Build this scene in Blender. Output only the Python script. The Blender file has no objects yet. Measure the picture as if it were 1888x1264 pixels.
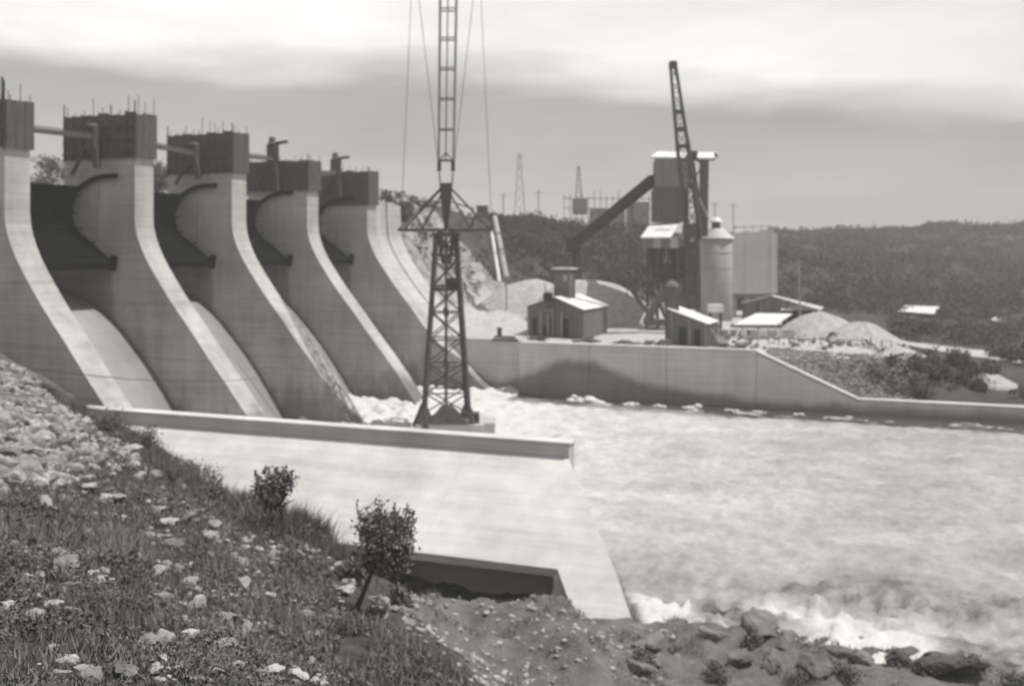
import bpy, math, random
import numpy as np
from mathutils import Vector, Matrix

R = math.radians
random.seed(7)
rng = np.random.default_rng(7)
sc = bpy.context.scene

# ------------------------------------------------------------------ camera
# world axes: X runs downstream, Y along the dam towards the far bank, Z up; eye at the origin
YAW = math.atan(716 / 1850)
CC, SS = math.cos(YAW), math.sin(YAW)
cam = bpy.data.objects.new('camera', bpy.data.cameras.new('camera'))
sc.collection.objects.link(cam)
cam.location = (0, 0, 0)
cam.rotation_euler = (R(90), 0, YAW)
cam.data.sensor_width = 36
cam.data.lens = 36 * 1850 / 1888
cam.data.shift_y = -170 / 1888
cam.data.clip_start = 0.3
cam.data.clip_end = 9000
cam.data.dof.use_dof = True
cam.data.dof.focus_distance = 9.0
cam.data.dof.aperture_fstop = 1.1
sc.camera = cam

# ------------------------------------------------------------------ sky and sun
SUN = Vector((0.40, 0.10, 0.91)).normalized()
sun_el = math.asin(SUN.z)
world = bpy.data.worlds.new('World')
sc.world = world
world.use_nodes = True
nt = world.node_tree
nt.nodes.clear()
def N(t, typ, **kw):
    n = t.nodes.new(typ)
    for k, v in kw.items():
        setattr(n, k, v)
    return n
sky = N(nt, 'ShaderNodeTexSky', sky_type='NISHITA')
sky.sun_disc = False
sky.sun_elevation = sun_el
sky.sun_rotation = math.atan2(SUN.x, SUN.y)
sky.air_density = 1.0
sky.dust_density = 3.0
bw = N(nt, 'ShaderNodeRGBToBW')
nt.links.new(sky.outputs[0], bw.inputs[0])
tc = N(nt, 'ShaderNodeTexCoord')
sep = N(nt, 'ShaderNodeSeparateXYZ')
nt.links.new(tc.outputs['Generated'], sep.inputs[0])
def M(t, op, a, b=None, clamp=False):
    n = N(t, 'ShaderNodeMath', operation=op)
    n.use_clamp = clamp
    for i, q in enumerate((a, b)):
        if q is None:
            continue
        if isinstance(q, (int, float)):
            n.inputs[i].default_value = q
        else:
            t.links.new(q, n.inputs[i])
    return n.outputs[0]
mp = N(nt, 'ShaderNodeMapping')
mp.inputs['Scale'].default_value = (2.2, 2.2, 9.0)
nt.links.new(tc.outputs['Generated'], mp.inputs[0])
cn = N(nt, 'ShaderNodeTexNoise')
cn.inputs['Scale'].default_value = 1.6
cn.inputs['Detail'].default_value = 6
cn.inputs['Roughness'].default_value = 0.5
nt.links.new(mp.outputs[0], cn.inputs['Vector'])
# height in the sky, tilted a little so the cloud deck's edge drops towards downstream
side = M(nt, 'ADD', M(nt, 'MULTIPLY', sep.outputs[0], CC), M(nt, 'MULTIPLY', sep.outputs[1], SS))
side = M(nt, 'MINIMUM', M(nt, 'MAXIMUM', side, -0.6), 0.6)
hz = M(nt, 'ADD', sep.outputs[2], M(nt, 'MULTIPLY', M(nt, 'MAXIMUM', side, 0.0), 0.11))
cn2 = N(nt, 'ShaderNodeTexNoise'); cn2.inputs['Scale'].default_value = 5.0; cn2.inputs['Detail'].default_value = 5
nt.links.new(mp.outputs[0], cn2.inputs['Vector'])
hz = M(nt, 'ADD', hz, M(nt, 'MULTIPLY', M(nt, 'SUBTRACT', cn2.outputs['Fac'], 0.5), 0.02))
hz = M(nt, 'ADD', hz, M(nt, 'MULTIPLY', M(nt, 'SUBTRACT', cn.outputs['Fac'], 0.5), 0.045))
ramp = N(nt, 'ShaderNodeValToRGB')
el = ramp.color_ramp.elements
el[0].position = 0.0; el[0].color = (0.70, 0.70, 0.70, 1)
el[1].position = 1.0; el[1].color = (0.55, 0.55, 0.55, 1)
for p, v in ((0.05, 0.61), (0.11, 0.55), (0.158, 0.45), (0.200, 1.12), (0.27, 1.05), (0.42, 0.72), (0.7, 0.58)):
    e = el.new(p); e.color = (v, v, v, 1)
nt.links.new(hz, ramp.inputs[0])
mott = M(nt, 'MULTIPLY', M(nt, 'ADD', M(nt, 'MULTIPLY', cn.outputs['Fac'], 0.8), 0.60), M(nt, 'SUBTRACT', 1.0, M(nt, 'MULTIPLY', side, 0.18)))
cloud = M(nt, 'MULTIPLY', ramp.outputs[0], mott)
# most of the sky is cloud (lit at CLOUD), the rest the clear sky itself
CLOUD = 9.0
mixv = M(nt, 'ADD', M(nt, 'MULTIPLY', cloud, CLOUD * 0.88), M(nt, 'MULTIPLY', bw.outputs[0], 0.12))
comb = N(nt, 'ShaderNodeCombineColor')
nt.links.new(M(nt, 'MULTIPLY', mixv, 1.0), comb.inputs[0])
nt.links.new(M(nt, 'MULTIPLY', mixv, 0.985), comb.inputs[1])
nt.links.new(M(nt, 'MULTIPLY', mixv, 0.96), comb.inputs[2])
bg = N(nt, 'ShaderNodeBackground')
bg.inputs['Strength'].default_value = 0.1
nt.links.new(comb.outputs[0], bg.inputs[0])
wo = N(nt, 'ShaderNodeOutputWorld')
nt.links.new(bg.outputs[0], wo.inputs[0])

sun = bpy.data.objects.new('sun', bpy.data.lights.new('sun', 'SUN'))
sc.collection.objects.link(sun)
sun.data.energy = 4.3
sun.data.angle = R(0.6)
sun.data.color = (1.0, 0.985, 0.96)
sun.rotation_euler = SUN.to_track_quat('Z', 'Y').to_euler()
sun.location = (0, 0, 120)
vs = sc.view_settings
vs.view_transform = 'Standard'
vs.look = 'None'
vs.exposure = 0.12
vs.gamma = 1.0
vs.use_curve_mapping = False
sc.cycles.max_bounces = 5

# ------------------------------------------------------------------ helpers
F, XH, YH = 1850.0, 944.0, 462.0
def cw(X, D):                      # camera right/forward metres -> world x, y
    return (CC * X - SS * D, SS * X + CC * D)
def at(px, D, z=0.0):              # a bearing and a distance -> world point
    X = (px - XH) / F * D
    u, v = cw(X, D)
    return Vector((u, v, z))
def zz(y, D):                      # height seen at that row and distance
    return -(y - YH) * D / F
def at2(px, y, D):
    return at(px, D, zz(y, D))
RIGHT = Vector((CC, SS, 0)); FWD = Vector((-SS, CC, 0)); UP = Vector((0, 0, 1))
COL = sc.collection

def tag(o, label=None, cat=None, group=None, kind=None):
    if label: o['label'] = label
    if cat: o['category'] = cat
    if group: o['group'] = group
    if kind: o['kind'] = kind
    return o
def thing(name, loc, label, cat, group=None, rz=0.0):
    o = bpy.data.objects.new(name, None)
    o.empty_display_size = 0.5
    COL.objects.link(o)
    o.location = loc
    o.rotation_euler = (0, 0, rz)
    return tag(o, label, cat, group)
def link(name, me, mat, parent=None, world_space=True):
    o = bpy.data.objects.new(name, me)
    COL.objects.link(o)
    if mat and not me.materials:
        me.materials.append(mat)
    if parent:
        o.parent = parent
        if world_space:
            r = parent
            base = Matrix.Identity(4)
            chain = []
            while r:
                chain.append(r); r = r.parent
            for q in reversed(chain):
                base = base @ Matrix.LocRotScale(q.location, q.rotation_euler, q.scale)
            o.matrix_basis = base.inverted() @ o.matrix_basis
    return o
def npmesh(name, verts, faces, smooth=False):
    verts = np.asarray(verts, dtype=np.float32)
    faces = np.asarray(faces, dtype=np.int32)
    me = bpy.data.meshes.new(name)
    k = faces.shape[1]
    me.vertices.add(len(verts)); me.vertices.foreach_set('co', verts.ravel())
    me.loops.add(faces.size); me.loops.foreach_set('vertex_index', faces.ravel())
    me.polygons.add(len(faces))
    me.polygons.foreach_set('loop_start', np.arange(0, faces.size, k, dtype=np.int32))
    if smooth:
        me.polygons.foreach_set('use_smooth', np.ones(len(faces), dtype=bool))
    me.update(calc_edges=True)
    return me
def pymesh(name, verts, faces, smooth=False):
    me = bpy.data.meshes.new(name)
    me.from_pydata([tuple(v) for v in verts], [], faces)
    if smooth:
        for p in me.polygons: p.use_smooth = True
    me.update()
    return me
BOXF = [(0, 3, 2, 1), (4, 5, 6, 7), (0, 1, 5, 4), (1, 2, 6, 5), (2, 3, 7, 6), (3, 0, 4, 7)]
_unit = {}
def unit_box(mat):
    k = 'box' + mat.name
    if k not in _unit:
        v = [(-.5, -.5, -.5), (.5, -.5, -.5), (.5, .5, -.5), (-.5, .5, -.5), (-.5, -.5, .5), (.5, -.5, .5), (.5, .5, .5), (-.5, .5, .5)]
        me = pymesh('box', v, BOXF); me.materials.append(mat); _unit[k] = me
    return _unit[k]
def unit_cyl(mat, n=14):
    k = 'cyl%d' % n + mat.name
    if k not in _unit:
        v = []; f = []
        for z in (-.5, .5):
            for i in range(n):
                a = 2 * math.pi * i / n
                v.append((.5 * math.cos(a), .5 * math.sin(a), z))
        for i in range(n):
            f.append((i, (i + 1) % n, n + (i + 1) % n, n + i))
        f.append(tuple(range(n))[::-1]); f.append(tuple(range(n, 2 * n)))
        me = pymesh('cyl', v, f); me.materials.append(mat)
        for p in me.polygons:
            if len(p.vertices) == 4: p.use_smooth = True
        _unit[k] = me
    return _unit[k]
def inv_parent(parent):
    base = Matrix.Identity(4); chain = []
    r = parent
    while r:
        chain.append(r); r = r.parent
    for q in reversed(chain):
        base = base @ q.matrix_basis
    return base.inverted()
def place(name, me, mtx, parent):
    o = bpy.data.objects.new(name, me)
    COL.objects.link(o)
    if parent:
        o.parent = parent
        mtx = inv_parent(parent) @ mtx
    o.matrix_basis = mtx
    return o
def beam(parent, name, mat, p, q, w, h=None, round_=False):     # straight member from p to q
    p = Vector(p); q = Vector(q); h = h or w
    d = q - p; L = d.length
    if L < 1e-6: return None
    rot = d.to_track_quat('Z', 'Y').to_matrix().to_4x4()
    m = Matrix.Translation((p + q) / 2) @ rot @ Matrix.Diagonal((w, h, L, 1))
    return place(name, unit_cyl(mat, 10) if round_ else unit_box(mat), m, parent)
def box(parent, name, mat, c, size, rz=0.0):                     # box on its centre
    m = Matrix.Translation(Vector(c)) @ Matrix.Rotation(rz, 4, 'Z') @ Matrix.Diagonal((size[0], size[1], size[2], 1))
    return place(name, unit_box(mat), m, parent)
def cyl(parent, name, mat, c, dia, h):
    m = Matrix.Translation(Vector(c)) @ Matrix.Diagonal((dia, dia, h, 1))
    return place(name, unit_cyl(mat, 28), m, parent)
def lathe(name, prof, mat, c, parent, n=28, smooth=True):
    v = []; f = []
    for r, z in prof:
        for i in range(n):
            a = 2 * math.pi * i / n
            v.append((c[0] + r * math.cos(a), c[1] + r * math.sin(a), c[2] + z))
    for j in range(len(prof) - 1):
        for i in range(n):
            f.append((j * n + i, j * n + (i + 1) % n, (j + 1) * n + (i + 1) % n, (j + 1) * n + i))
    return link(name, pymesh(name, v, f, smooth), mat, parent)
def prism(name, poly, axis_pts, mat, parent=None, smooth=False):
    """poly: list of (x, z); extruded along y between axis_pts"""
    y0, y1 = axis_pts
    n = len(poly)
    v = [(a, y0, b) for a, b in poly] + [(a, y1, b) for a, b in poly]
    f = [tuple(range(n)), tuple(range(2 * n - 1, n - 1, -1))]
    for i in range(n):
        f.append((i, n + i, n + (i + 1) % n, (i + 1) % n))
    return link(name, pymesh(name, v, f, smooth), mat, parent)
def hull4(name, mat, parent, a, b, c, d, t):
    """slab of thickness t hung under the quad a b c d"""
    a, b, c, d = map(Vector, (a, b, c, d))
    n = (b - a).cross(d - a).normalized()
    if n.z < 0: n = -n
    v = [a - n * t, b - n * t, c - n * t, d - n * t, a, b, c, d]
    me = pymesh(name, v, BOXF)
    return link(name, me, mat, parent)

# ---- value noise
_perm = rng.random((256, 256)).astype(np.float64)
def vnoise(x, y):
    xi = np.floor(x).astype(int); yi = np.floor(y).astype(int)
    fx = x - xi; fy = y - yi
    fx = fx * fx * (3 - 2 * fx); fy = fy * fy * (3 - 2 * fy)
    a = _perm[xi & 255, yi & 255]; b = _perm[(xi + 1) & 255, yi & 255]
    c = _perm[xi & 255, (yi + 1) & 255]; d = _perm[(xi + 1) & 255, (yi + 1) & 255]
    return (a * (1 - fx) + b * fx) * (1 - fy) + (c * (1 - fx) + d * fx) * fy - 0.5
def fbm(x, y, o=4, g=0.5):
    s = 0; a = 1.0
    for i in range(o):
        s = s + a * vnoise(x + 17.3 * i, y - 9.1 * i)
        x = x * 2.03; y = y * 2.03; a *= g
    return s
def rbf(pts, smooth=0.02):
    P = np.array([(p[0], p[1]) for p in pts], float); Z = np.array([p[2] for p in pts], float)
    n = len(P)
    d = np.sqrt(((P[:, None] - P[None]) ** 2).sum(-1)) + np.eye(n) * 0
    A = np.zeros((n + 3, n + 3))
    A[:n, :n] = -d + np.eye(n) * smooth
    A[:n, n] = 1; A[:n, n + 1:] = P; A[n, :n] = 1; A[n + 1:, :n] = P.T
    w = np.linalg.solve(A, np.concatenate([Z, np.zeros(3)]))
    def fn(x, y):
        x = np.asarray(x, float); y = np.asarray(y, float)
        sh = x.shape; x = x.ravel(); y = y.ravel(); out = np.full(len(x), w[n]) + w[n + 1] * x + w[n + 2] * y
        for i in range(n):
            out -= w[i] * np.sqrt((x - P[i, 0]) ** 2 + (y - P[i, 1]) ** 2)
        return out.reshape(sh)
    return fn
def grid(xs, ys, zf):
    Xg, Yg = np.meshgrid(xs, ys, indexing='ij')
    Z = zf(Xg, Yg)
    v = np.stack([Xg.ravel(), Yg.ravel(), Z.ravel()], 1)
    nx, ny = len(xs), len(ys)
    i, j = np.meshgrid(np.arange(nx - 1), np.arange(ny - 1), indexing='ij')
    a = (i * ny + j).ravel()
    return v, np.stack([a, a + ny, a + ny + 1, a + 1], 1)

# ------------------------------------------------------------------ materials
def newmat(name):
    m = bpy.data.materials.new(name); m.use_nodes = True
    t = m.node_tree
    b = t.nodes['Principled BSDF']
    return m, t, b
def ramp_node(t, fac, stops):
    r = N(t, 'ShaderNodeValToRGB')
    e = r.color_ramp.elements
    for k, (p, v) in enumerate(stops):
        if k < 2: q = e[k]; q.position = p
        else: q = e.new(p)
        q.color = (v, v * .985, v * .955, 1)
    t.links.new(fac, r.inputs[0])
    return r.outputs[0]
def tex(t, scale, detail=5, rough=0.55, sx=1, sy=1, sz=1, obj=False):
    c = N(t, 'ShaderNodeTexCoord')
    g = N(t, 'ShaderNodeNewGeometry')
    m_ = N(t, 'ShaderNodeMapping'); m_.inputs['Scale'].default_value = (sx, sy, sz)
    t.links.new(c.outputs['Object'] if obj else g.outputs['Position'], m_.inputs[0])
    n = N(t, 'ShaderNodeTexNoise')
    n.inputs['Scale'].default_value = scale; n.inputs['Detail'].default_value = detail; n.inputs['Roughness'].default_value = rough
    t.links.new(m_.outputs[0], n.inputs['Vector'])
    return n.outputs['Fac']
def mixf(t, a, b, f):
    x = N(t, 'ShaderNodeMix'); x.data_type = 'FLOAT'
    for s_, q in ((0, f), (2, a), (3, b)):
        if isinstance(q, (int, float)): x.inputs[s_].default_value = q
        else: t.links.new(q, x.inputs[s_])
    return x.outputs[0]
def mat_simple(name, v, var=0.25, scale=1.0, rough=0.8, bump=0.0, metal=0.0, sx=1, sy=1, sz=1, spec=0.3):
    m, t, b = newmat(name)
    f = tex(t, scale, 6, 0.6, sx, sy, sz)
    t.links.new(ramp_node(t, f, [(0.3, v * (1 - var)), (0.7, v * (1 + var))]), b.inputs['Base Color'])
    b.inputs['Roughness'].default_value = rough
    b.inputs['Metallic'].default_value = metal
    b.inputs['Specular IOR Level'].default_value = spec
    if bump:
        bn = N(t, 'ShaderNodeBump'); bn.inputs['Distance'].default_value = bump; bn.inputs['Strength'].default_value = 0.7
        t.links.new(tex(t, scale * 5, 5, .6, sx, sy, sz), bn.inputs['Height']); t.links.new(bn.outputs[0], b.inputs['Normal'])
    return m
def mat_concrete(name, v, boards=True, wet=None, streak=0.2, lift=2.5, blotch=.7):
    m, t, b = newmat(name)
    g = N(t, 'ShaderNodeNewGeometry'); sp = N(t, 'ShaderNodeSeparateXYZ'); t.links.new(g.outputs['Position'], sp.inputs[0])
    big = tex(t, 0.16, 5, .6)
    bo = tex(t, 1.0, 3, .6, .10, .10, 3.2)            # board marks run level
    st = tex(t, 1.0, 4, .6, .9, .9, .07)              # streaks run down
    fine = tex(t, 9, 4, .6)
    a = M(t, 'MULTIPLY', M(t, 'SUBTRACT', big, .5), blotch)
    a = M(t, 'ADD', a, M(t, 'MULTIPLY', M(t, 'SUBTRACT', bo, .5), .5 if boards else .1))
    a = M(t, 'ADD', a, M(t, 'MULTIPLY', M(t, 'SUBTRACT', st, .5), streak * 2))
    a = M(t, 'ADD', a, M(t, 'MULTIPLY', M(t, 'SUBTRACT', fine, .5), .15))
    # joints between lifts
    zj = M(t, 'FRACT', M(t, 'DIVIDE', M(t, 'ADD', sp.outputs[2], M(t, 'MULTIPLY', big, .5)), lift))
    j = M(t, 'LESS_THAN', zj, 0.035)
    a = M(t, 'SUBTRACT', a, M(t, 'MULTIPLY', j, M(t, 'MULTIPLY', bo, .28)))
    val = M(t, 'MULTIPLY', M(t, 'ADD', a, 1.0), v)
    if wet is not None:
        # wet, dirty concrete near the water, darker pier sides at the gates; wet(t, sp) gives 0..1
        wv = wet(t, sp)
        val = M(t, 'MULTIPLY', val, M(t, 'SUBTRACT', 1.0, M(t, 'MULTIPLY', wv, .63)))
    cb = N(t, 'ShaderNodeCombineColor')
    for k, s_ in enumerate((1, .985, .955)):
        t.links.new(M(t, 'MULTIPLY', val, s_), cb.inputs[k])
    t.links.new(cb.outputs[0], b.inputs['Base Color'])
    b.inputs['Roughness'].default_value = .85
    b.inputs['Specular IOR Level'].default_value = .25
    bn = N(t, 'ShaderNodeBump'); bn.inputs['Distance'].default_value = .05; bn.inputs['Strength'].default_value = .6
    t.links.new(M(t, 'ADD', bo, M(t, 'MULTIPLY', fine, .4)), bn.inputs['Height']); t.links.new(bn.outputs[0], b.inputs['Normal'])
    return m
def smooth01(t, x, a, b_):
    r = N(t, 'ShaderNodeMapRange'); r.interpolation_type = 'SMOOTHSTEP'
    r.inputs['From Min'].default_value = a; r.inputs['From Max'].default_value = b_
    t.links.new(x, r.inputs[0])
    return r.outputs[0]
def wet_and_dark_pier(t, sp):
    n = tex(t, .5, 4, .6, 1, 1, .4)
    h = M(t, 'ADD', sp.outputs[2], M(t, 'MULTIPLY', M(t, 'SUBTRACT', n, .5), -9.0))
    w = M(t, 'SUBTRACT', 1.0, smooth01(t, h, -17.5, -13.0))
    # darker pier sides below the gate lip and upstream of it
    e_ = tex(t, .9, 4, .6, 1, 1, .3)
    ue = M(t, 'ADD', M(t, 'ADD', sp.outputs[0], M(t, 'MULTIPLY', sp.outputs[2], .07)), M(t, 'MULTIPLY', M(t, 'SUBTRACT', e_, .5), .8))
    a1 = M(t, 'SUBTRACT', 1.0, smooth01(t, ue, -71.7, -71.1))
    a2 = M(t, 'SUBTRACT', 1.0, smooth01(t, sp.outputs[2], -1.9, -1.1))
    lip_dark = M(t, 'MULTIPLY', M(t, 'MULTIPLY', a1, a2), .62)
    return M(t, 'MAXIMUM', M(t, 'MULTIPLY', w, .9), lip_dark)
def wet_wall(t, sp):
    n = tex(t, .35, 4, .6, 1, 1, .6)
    nz = M(t, 'MULTIPLY', M(t, 'SUBTRACT', n, .5), 1.6)
    # splash line: a hump of wet wall opposite the basin, low elsewhere
    d = M(t, 'DIVIDE', M(t, 'ADD', sp.outputs[0], 38.5), 7.5)
    hump = M(t, 'MULTIPLY', M(t, 'POWER', 2.718, M(t, 'MULTIPLY', M(t, 'MULTIPLY', d, d), -1.0)), 3.9)
    d2 = M(t, 'DIVIDE', M(t, 'ADD', sp.outputs[0], 27.0), 9.5)
    hump2 = M(t, 'MULTIPLY', M(t, 'POWER', 2.718, M(t, 'MULTIPLY', M(t, 'MULTIPLY', d2, d2), -1.0)), 0.5)
    line = M(t, 'ADD', M(t, 'ADD', M(t, 'ADD', hump, hump2), nz), -18.1)
    return M(t, 'SUBTRACT', 1.0, smooth01(t, M(t, 'SUBTRACT', sp.outputs[2], line), -.5, .9))

m_pier = mat_concrete('pier_concrete', .38, wet=wet_and_dark_pier, blotch=1.1, streak=.32)
m_chute = mat_concrete('chute_concrete', .27, boards=False, streak=.15)
m_wall = mat_concrete('wall_concrete', .50, wet=wet_wall, streak=.15)
m_nearwall = mat_concrete('near_wall_concrete', .40, boards=True, streak=.1)
m_slab = mat_concrete('slab_concrete', .50, boards=True, streak=.16, lift=40, blotch=1.0)
m_abut = mat_concrete('abutment_concrete', .42, streak=.2)
m_form = mat_simple('formwork_timber', .075, .35, 1.5, .9, .02, sx=3, sy=3, sz=.6)
m_form2 = mat_simple('formwork_studs', .07, .3, 2, .9)
m_rebar = mat_simple('reinforcement_steel', .05, .3, 2, .8)
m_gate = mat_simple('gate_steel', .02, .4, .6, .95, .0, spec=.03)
m_steel = mat_simple('dark_steel', .06, .3, 1.5, .7)
m_steel2 = mat_simple('weathered_steel', .075, .35, 1.5, .75)
m_boom = mat_simple('boom_steel', .16, .2, 1.5, .8)
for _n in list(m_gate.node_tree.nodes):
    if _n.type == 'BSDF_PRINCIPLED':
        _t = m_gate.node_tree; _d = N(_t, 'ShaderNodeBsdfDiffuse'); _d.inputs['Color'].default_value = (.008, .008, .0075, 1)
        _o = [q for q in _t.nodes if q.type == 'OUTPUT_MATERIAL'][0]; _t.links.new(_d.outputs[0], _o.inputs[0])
m_cable = mat_simple('wire_rope', .07, .2, 3, .7)
m_roof = mat_simple('white_sheet_roof', .62, .10, .8, .6, .01)
m_roofg = mat_simple('weathered_sheet_roof', .45, .15, 1.0, .7)
m_conv = mat_simple('conveyor_sheeting', .028, .2, 1, .95, spec=.1)
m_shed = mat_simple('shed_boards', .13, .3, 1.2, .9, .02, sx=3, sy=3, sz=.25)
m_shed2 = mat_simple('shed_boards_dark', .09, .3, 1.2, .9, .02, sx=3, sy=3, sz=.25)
m_dark = mat_simple('dark_opening', .025, .2, 1, .95)
m_trim = mat_simple('pale_trim', .34, .15, 1, .9)
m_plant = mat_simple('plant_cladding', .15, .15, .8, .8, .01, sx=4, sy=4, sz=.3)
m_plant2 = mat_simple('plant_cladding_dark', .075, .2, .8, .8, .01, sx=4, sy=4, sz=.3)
m_silo = mat_simple('silo_sheet', .34, .14, .6, .75, .01, sx=1.5, sy=1.5, sz=.2)
m_bin = mat_simple('bin_panels', .47, .08, .5, .85)
m_scaf = mat_simple('scaffold_timber', .24, .25, 1, .9)
m_post = mat_simple('weathered_post', .28, .2, 2, .9)
m_leaf = mat_simple('leaves', .14, .5, 1.5, .75, spec=.2)
m_leaf2 = mat_simple('leaves_dark', .11, .5, 1.5, .75, spec=.2)
m_scrub = mat_simple('hill_scrub_leaves', .05, .55, .09, .9, spec=.15)
m_bark = mat_simple('bark', .06, .3, 5, .95, .01)
m_grass = mat_simple('weed_blades', .19, .5, .5, .85, spec=.2)
m_gravel = mat_simple('gravel', .36, .22, 1.1, .95, .06)
m_stone = mat_simple('pale_stone', .265, .5, 1.2, .95, .04)
m_stoned = mat_simple('dark_stone', .13, .4, 1.2, .95, .04)
def stone_var(m):
    t = m.node_tree; b = t.nodes['Principled BSDF']
    src = b.inputs['Base Color'].links[0].from_socket
    oi = N(t, 'ShaderNodeObjectInfo')
    hs_ = N(t, 'ShaderNodeHueSaturation')
    t.links.new(M(t, 'ADD', M(t, 'MULTIPLY', oi.outputs['Random'], .7), .55), hs_.inputs['Value'])
    t.links.new(src, hs_.inputs['Color']); t.links.new(hs_.outputs[0], b.inputs['Base Color'])
stone_var(m_stone); stone_var(m_stoned)
m_foam = mat_simple('foam', .56, .06, 1.4, .9, .03)
m_drum = mat_simple('drum_paint', .035, .2, 3, .6)

# ground materials
def ground_mat(name, lo, hi, scale, bump, extra=None, mid=None):
    m, t, b = newmat(name)
    f1 = tex(t, scale, 8, .65); f2 = tex(t, scale * 7, 6, .65)
    f = M(t, 'ADD', M(t, 'MULTIPLY', f1, .65), M(t, 'MULTIPLY', f2, .35))
    stops = [(0.36, lo), (0.66, hi)]
    if mid: stops.append(mid)
    col = ramp_node(t, f, stops)
    if extra: col = extra(t, col)
    t.links.new(col, b.inputs['Base Color'])
    b.inputs['Roughness'].default_value = .95; b.inputs['Specular IOR Level'].default_value = .1
    bn = N(t, 'ShaderNodeBump'); bn.inputs['Distance'].default_value = bump; bn.inputs['Strength'].default_value = .9
    t.links.new(f2, bn.inputs['Height']); t.links.new(bn.outputs[0], b.inputs['Normal'])
    return m
def attr_mix(lo, hi):
    def fn(t, col):
        a = N(t, 'ShaderNodeAttribute'); a.attribute_name = 'bare'
        f2 = tex(t, 1.3, 7, .65)
        c2 = ramp_node(t, f2, [(.32, lo), (.68, hi)])
        n = tex(t, .5, 5, .7)
        fac = smooth01(t, M(t, 'ADD', a.outputs['Fac'], M(t, 'MULTIPLY', M(t, 'SUBTRACT', n, .5), .7)), .3, .7)
        x = N(t, 'ShaderNodeMix'); x.data_type = 'RGBA'
        t.links.new(fac, x.inputs[0]); t.links.new(col, x.inputs[6]); t.links.new(c2, x.inputs[7])
        return x.outputs[2]
    return fn
m_near = ground_mat('slope_soil', .05, .20, 1.6, .4, attr_mix(.17, .34))
m_far = ground_mat('far_bank_soil', .035, .085, .12, .4, attr_mix(.34, .48))
m_bed = ground_mat('river_bed', .12, .2, .05, .1)
m_riprap = ground_mat('riprap', .08, .34, .8, .4)

# water
def water_mat():
    m, t, b = newmat('river_water')
    a = N(t, 'ShaderNodeAttribute'); a.attribute_name = 'foam'
    n1 = tex(t, .30, 8, .66, .8, 1.1, 1); n2 = tex(t, 1.6, 6, .65)
    f = M(t, 'ADD', a.outputs['Fac'], M(t, 'ADD', M(t, 'MULTIPLY', M(t, 'SUBTRACT', n1, .5), .85), M(t, 'MULTIPLY', M(t, 'SUBTRACT', n2, .5), .6)))
    col = ramp_node(t, f, [(.03, .05), (1.05, .54), (.32, .22), (.6, .33)])
    t.links.new(col, b.inputs['Base Color'])
    rr = N(t, 'ShaderNodeMapRange'); rr.inputs['To Min'].default_value = .25; rr.inputs['To Max'].default_value = .8
    t.links.new(f, rr.inputs[0]); t.links.new(rr.outputs[0], b.inputs['Roughness'])
    b.inputs['Specular IOR Level'].default_value = .4
    bn = N(t, 'ShaderNodeBump'); bn.inputs['Distance'].default_value = .25; bn.inputs['Strength'].default_value = .8
    t.links.new(M(t, 'ADD', n1, M(t, 'MULTIPLY', n2, .6)), bn.inputs['Height']); t.links.new(bn.outputs[0], b.inputs['Normal'])
    return m
m_water = water_mat()

# ------------------------------------------------------------------ near bank
WL = -18.8
def ctl(px, y, D): return ((px - XH) / F * D, D, zz(y, D))
near_pts = [ctl(*p) for p in [(-80, 590, 88), (0, 642, 79), (75, 702, 75), (150, 760, 71), (240, 803, 64), (330, 872, 56), (400, 922, 50),
    (480, 957, 45), (590, 992, 40), (650, 1062, 36), (720, 1142, 32), (800, 1225, 29), (855, 1270, 27.5), (950, 1400, 24), (1200, 1700, 20)]]
edge = list(near_pts)
for k, (X, D, z) in enumerate(edge):                       # falling away beyond the brow
    if D < 66:
        near_pts.append((X + 2.6, D + 2.0, z - 2.8))
        near_pts.append((X + 6.0, D + 4.5, max(-18.7, z - 6.5)))
    elif D < 75:
        near_pts.append((X + 2.4, D + 1.6, z - 2.5))
    # inner side of the brow rises gently
for px, D, z in [(0, 12, -5.2), (400, 12, -5.5), (800, 12, -6.4), (1200, 12, -7.5), (0, 18, -6.4), (400, 18, -7.0), (700, 18, -8.2), (0, 25, -7.6), (300, 25, -8.4), (600, 25, -10.2),
                 (0, 35, -8.7), (250, 35, -9.6), (500, 35, -11.0), (0, 45, -9.3), (250, 45, -10.6), (0, 60, -9.0), (130, 60, -10.6), (-250, 60, -6), (-250, 35, -5), (-250, 80, -4)]:
    near_pts.append(((px - XH) / F * D, D, z))
near_pts += [(0, 5, -3.0), (0, 0, -1.75), (0, -12, 0), (-12, 4, -1.5), (-30, 10, 1), (-45, 40, 0), (-62, 80, 2), (-60, 20, 8), (-70, 50, 6), (-40, -12, 8), (12, 4, -5), (30, 5, -12), (22, 14, -14), (12, 25, -16), (30, -10, -8), (55, 0, -14),
             (20, 30, -18.3), (45, 30, -18.2), (60, 15, -17), (65, 38, -18.5)]
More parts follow.
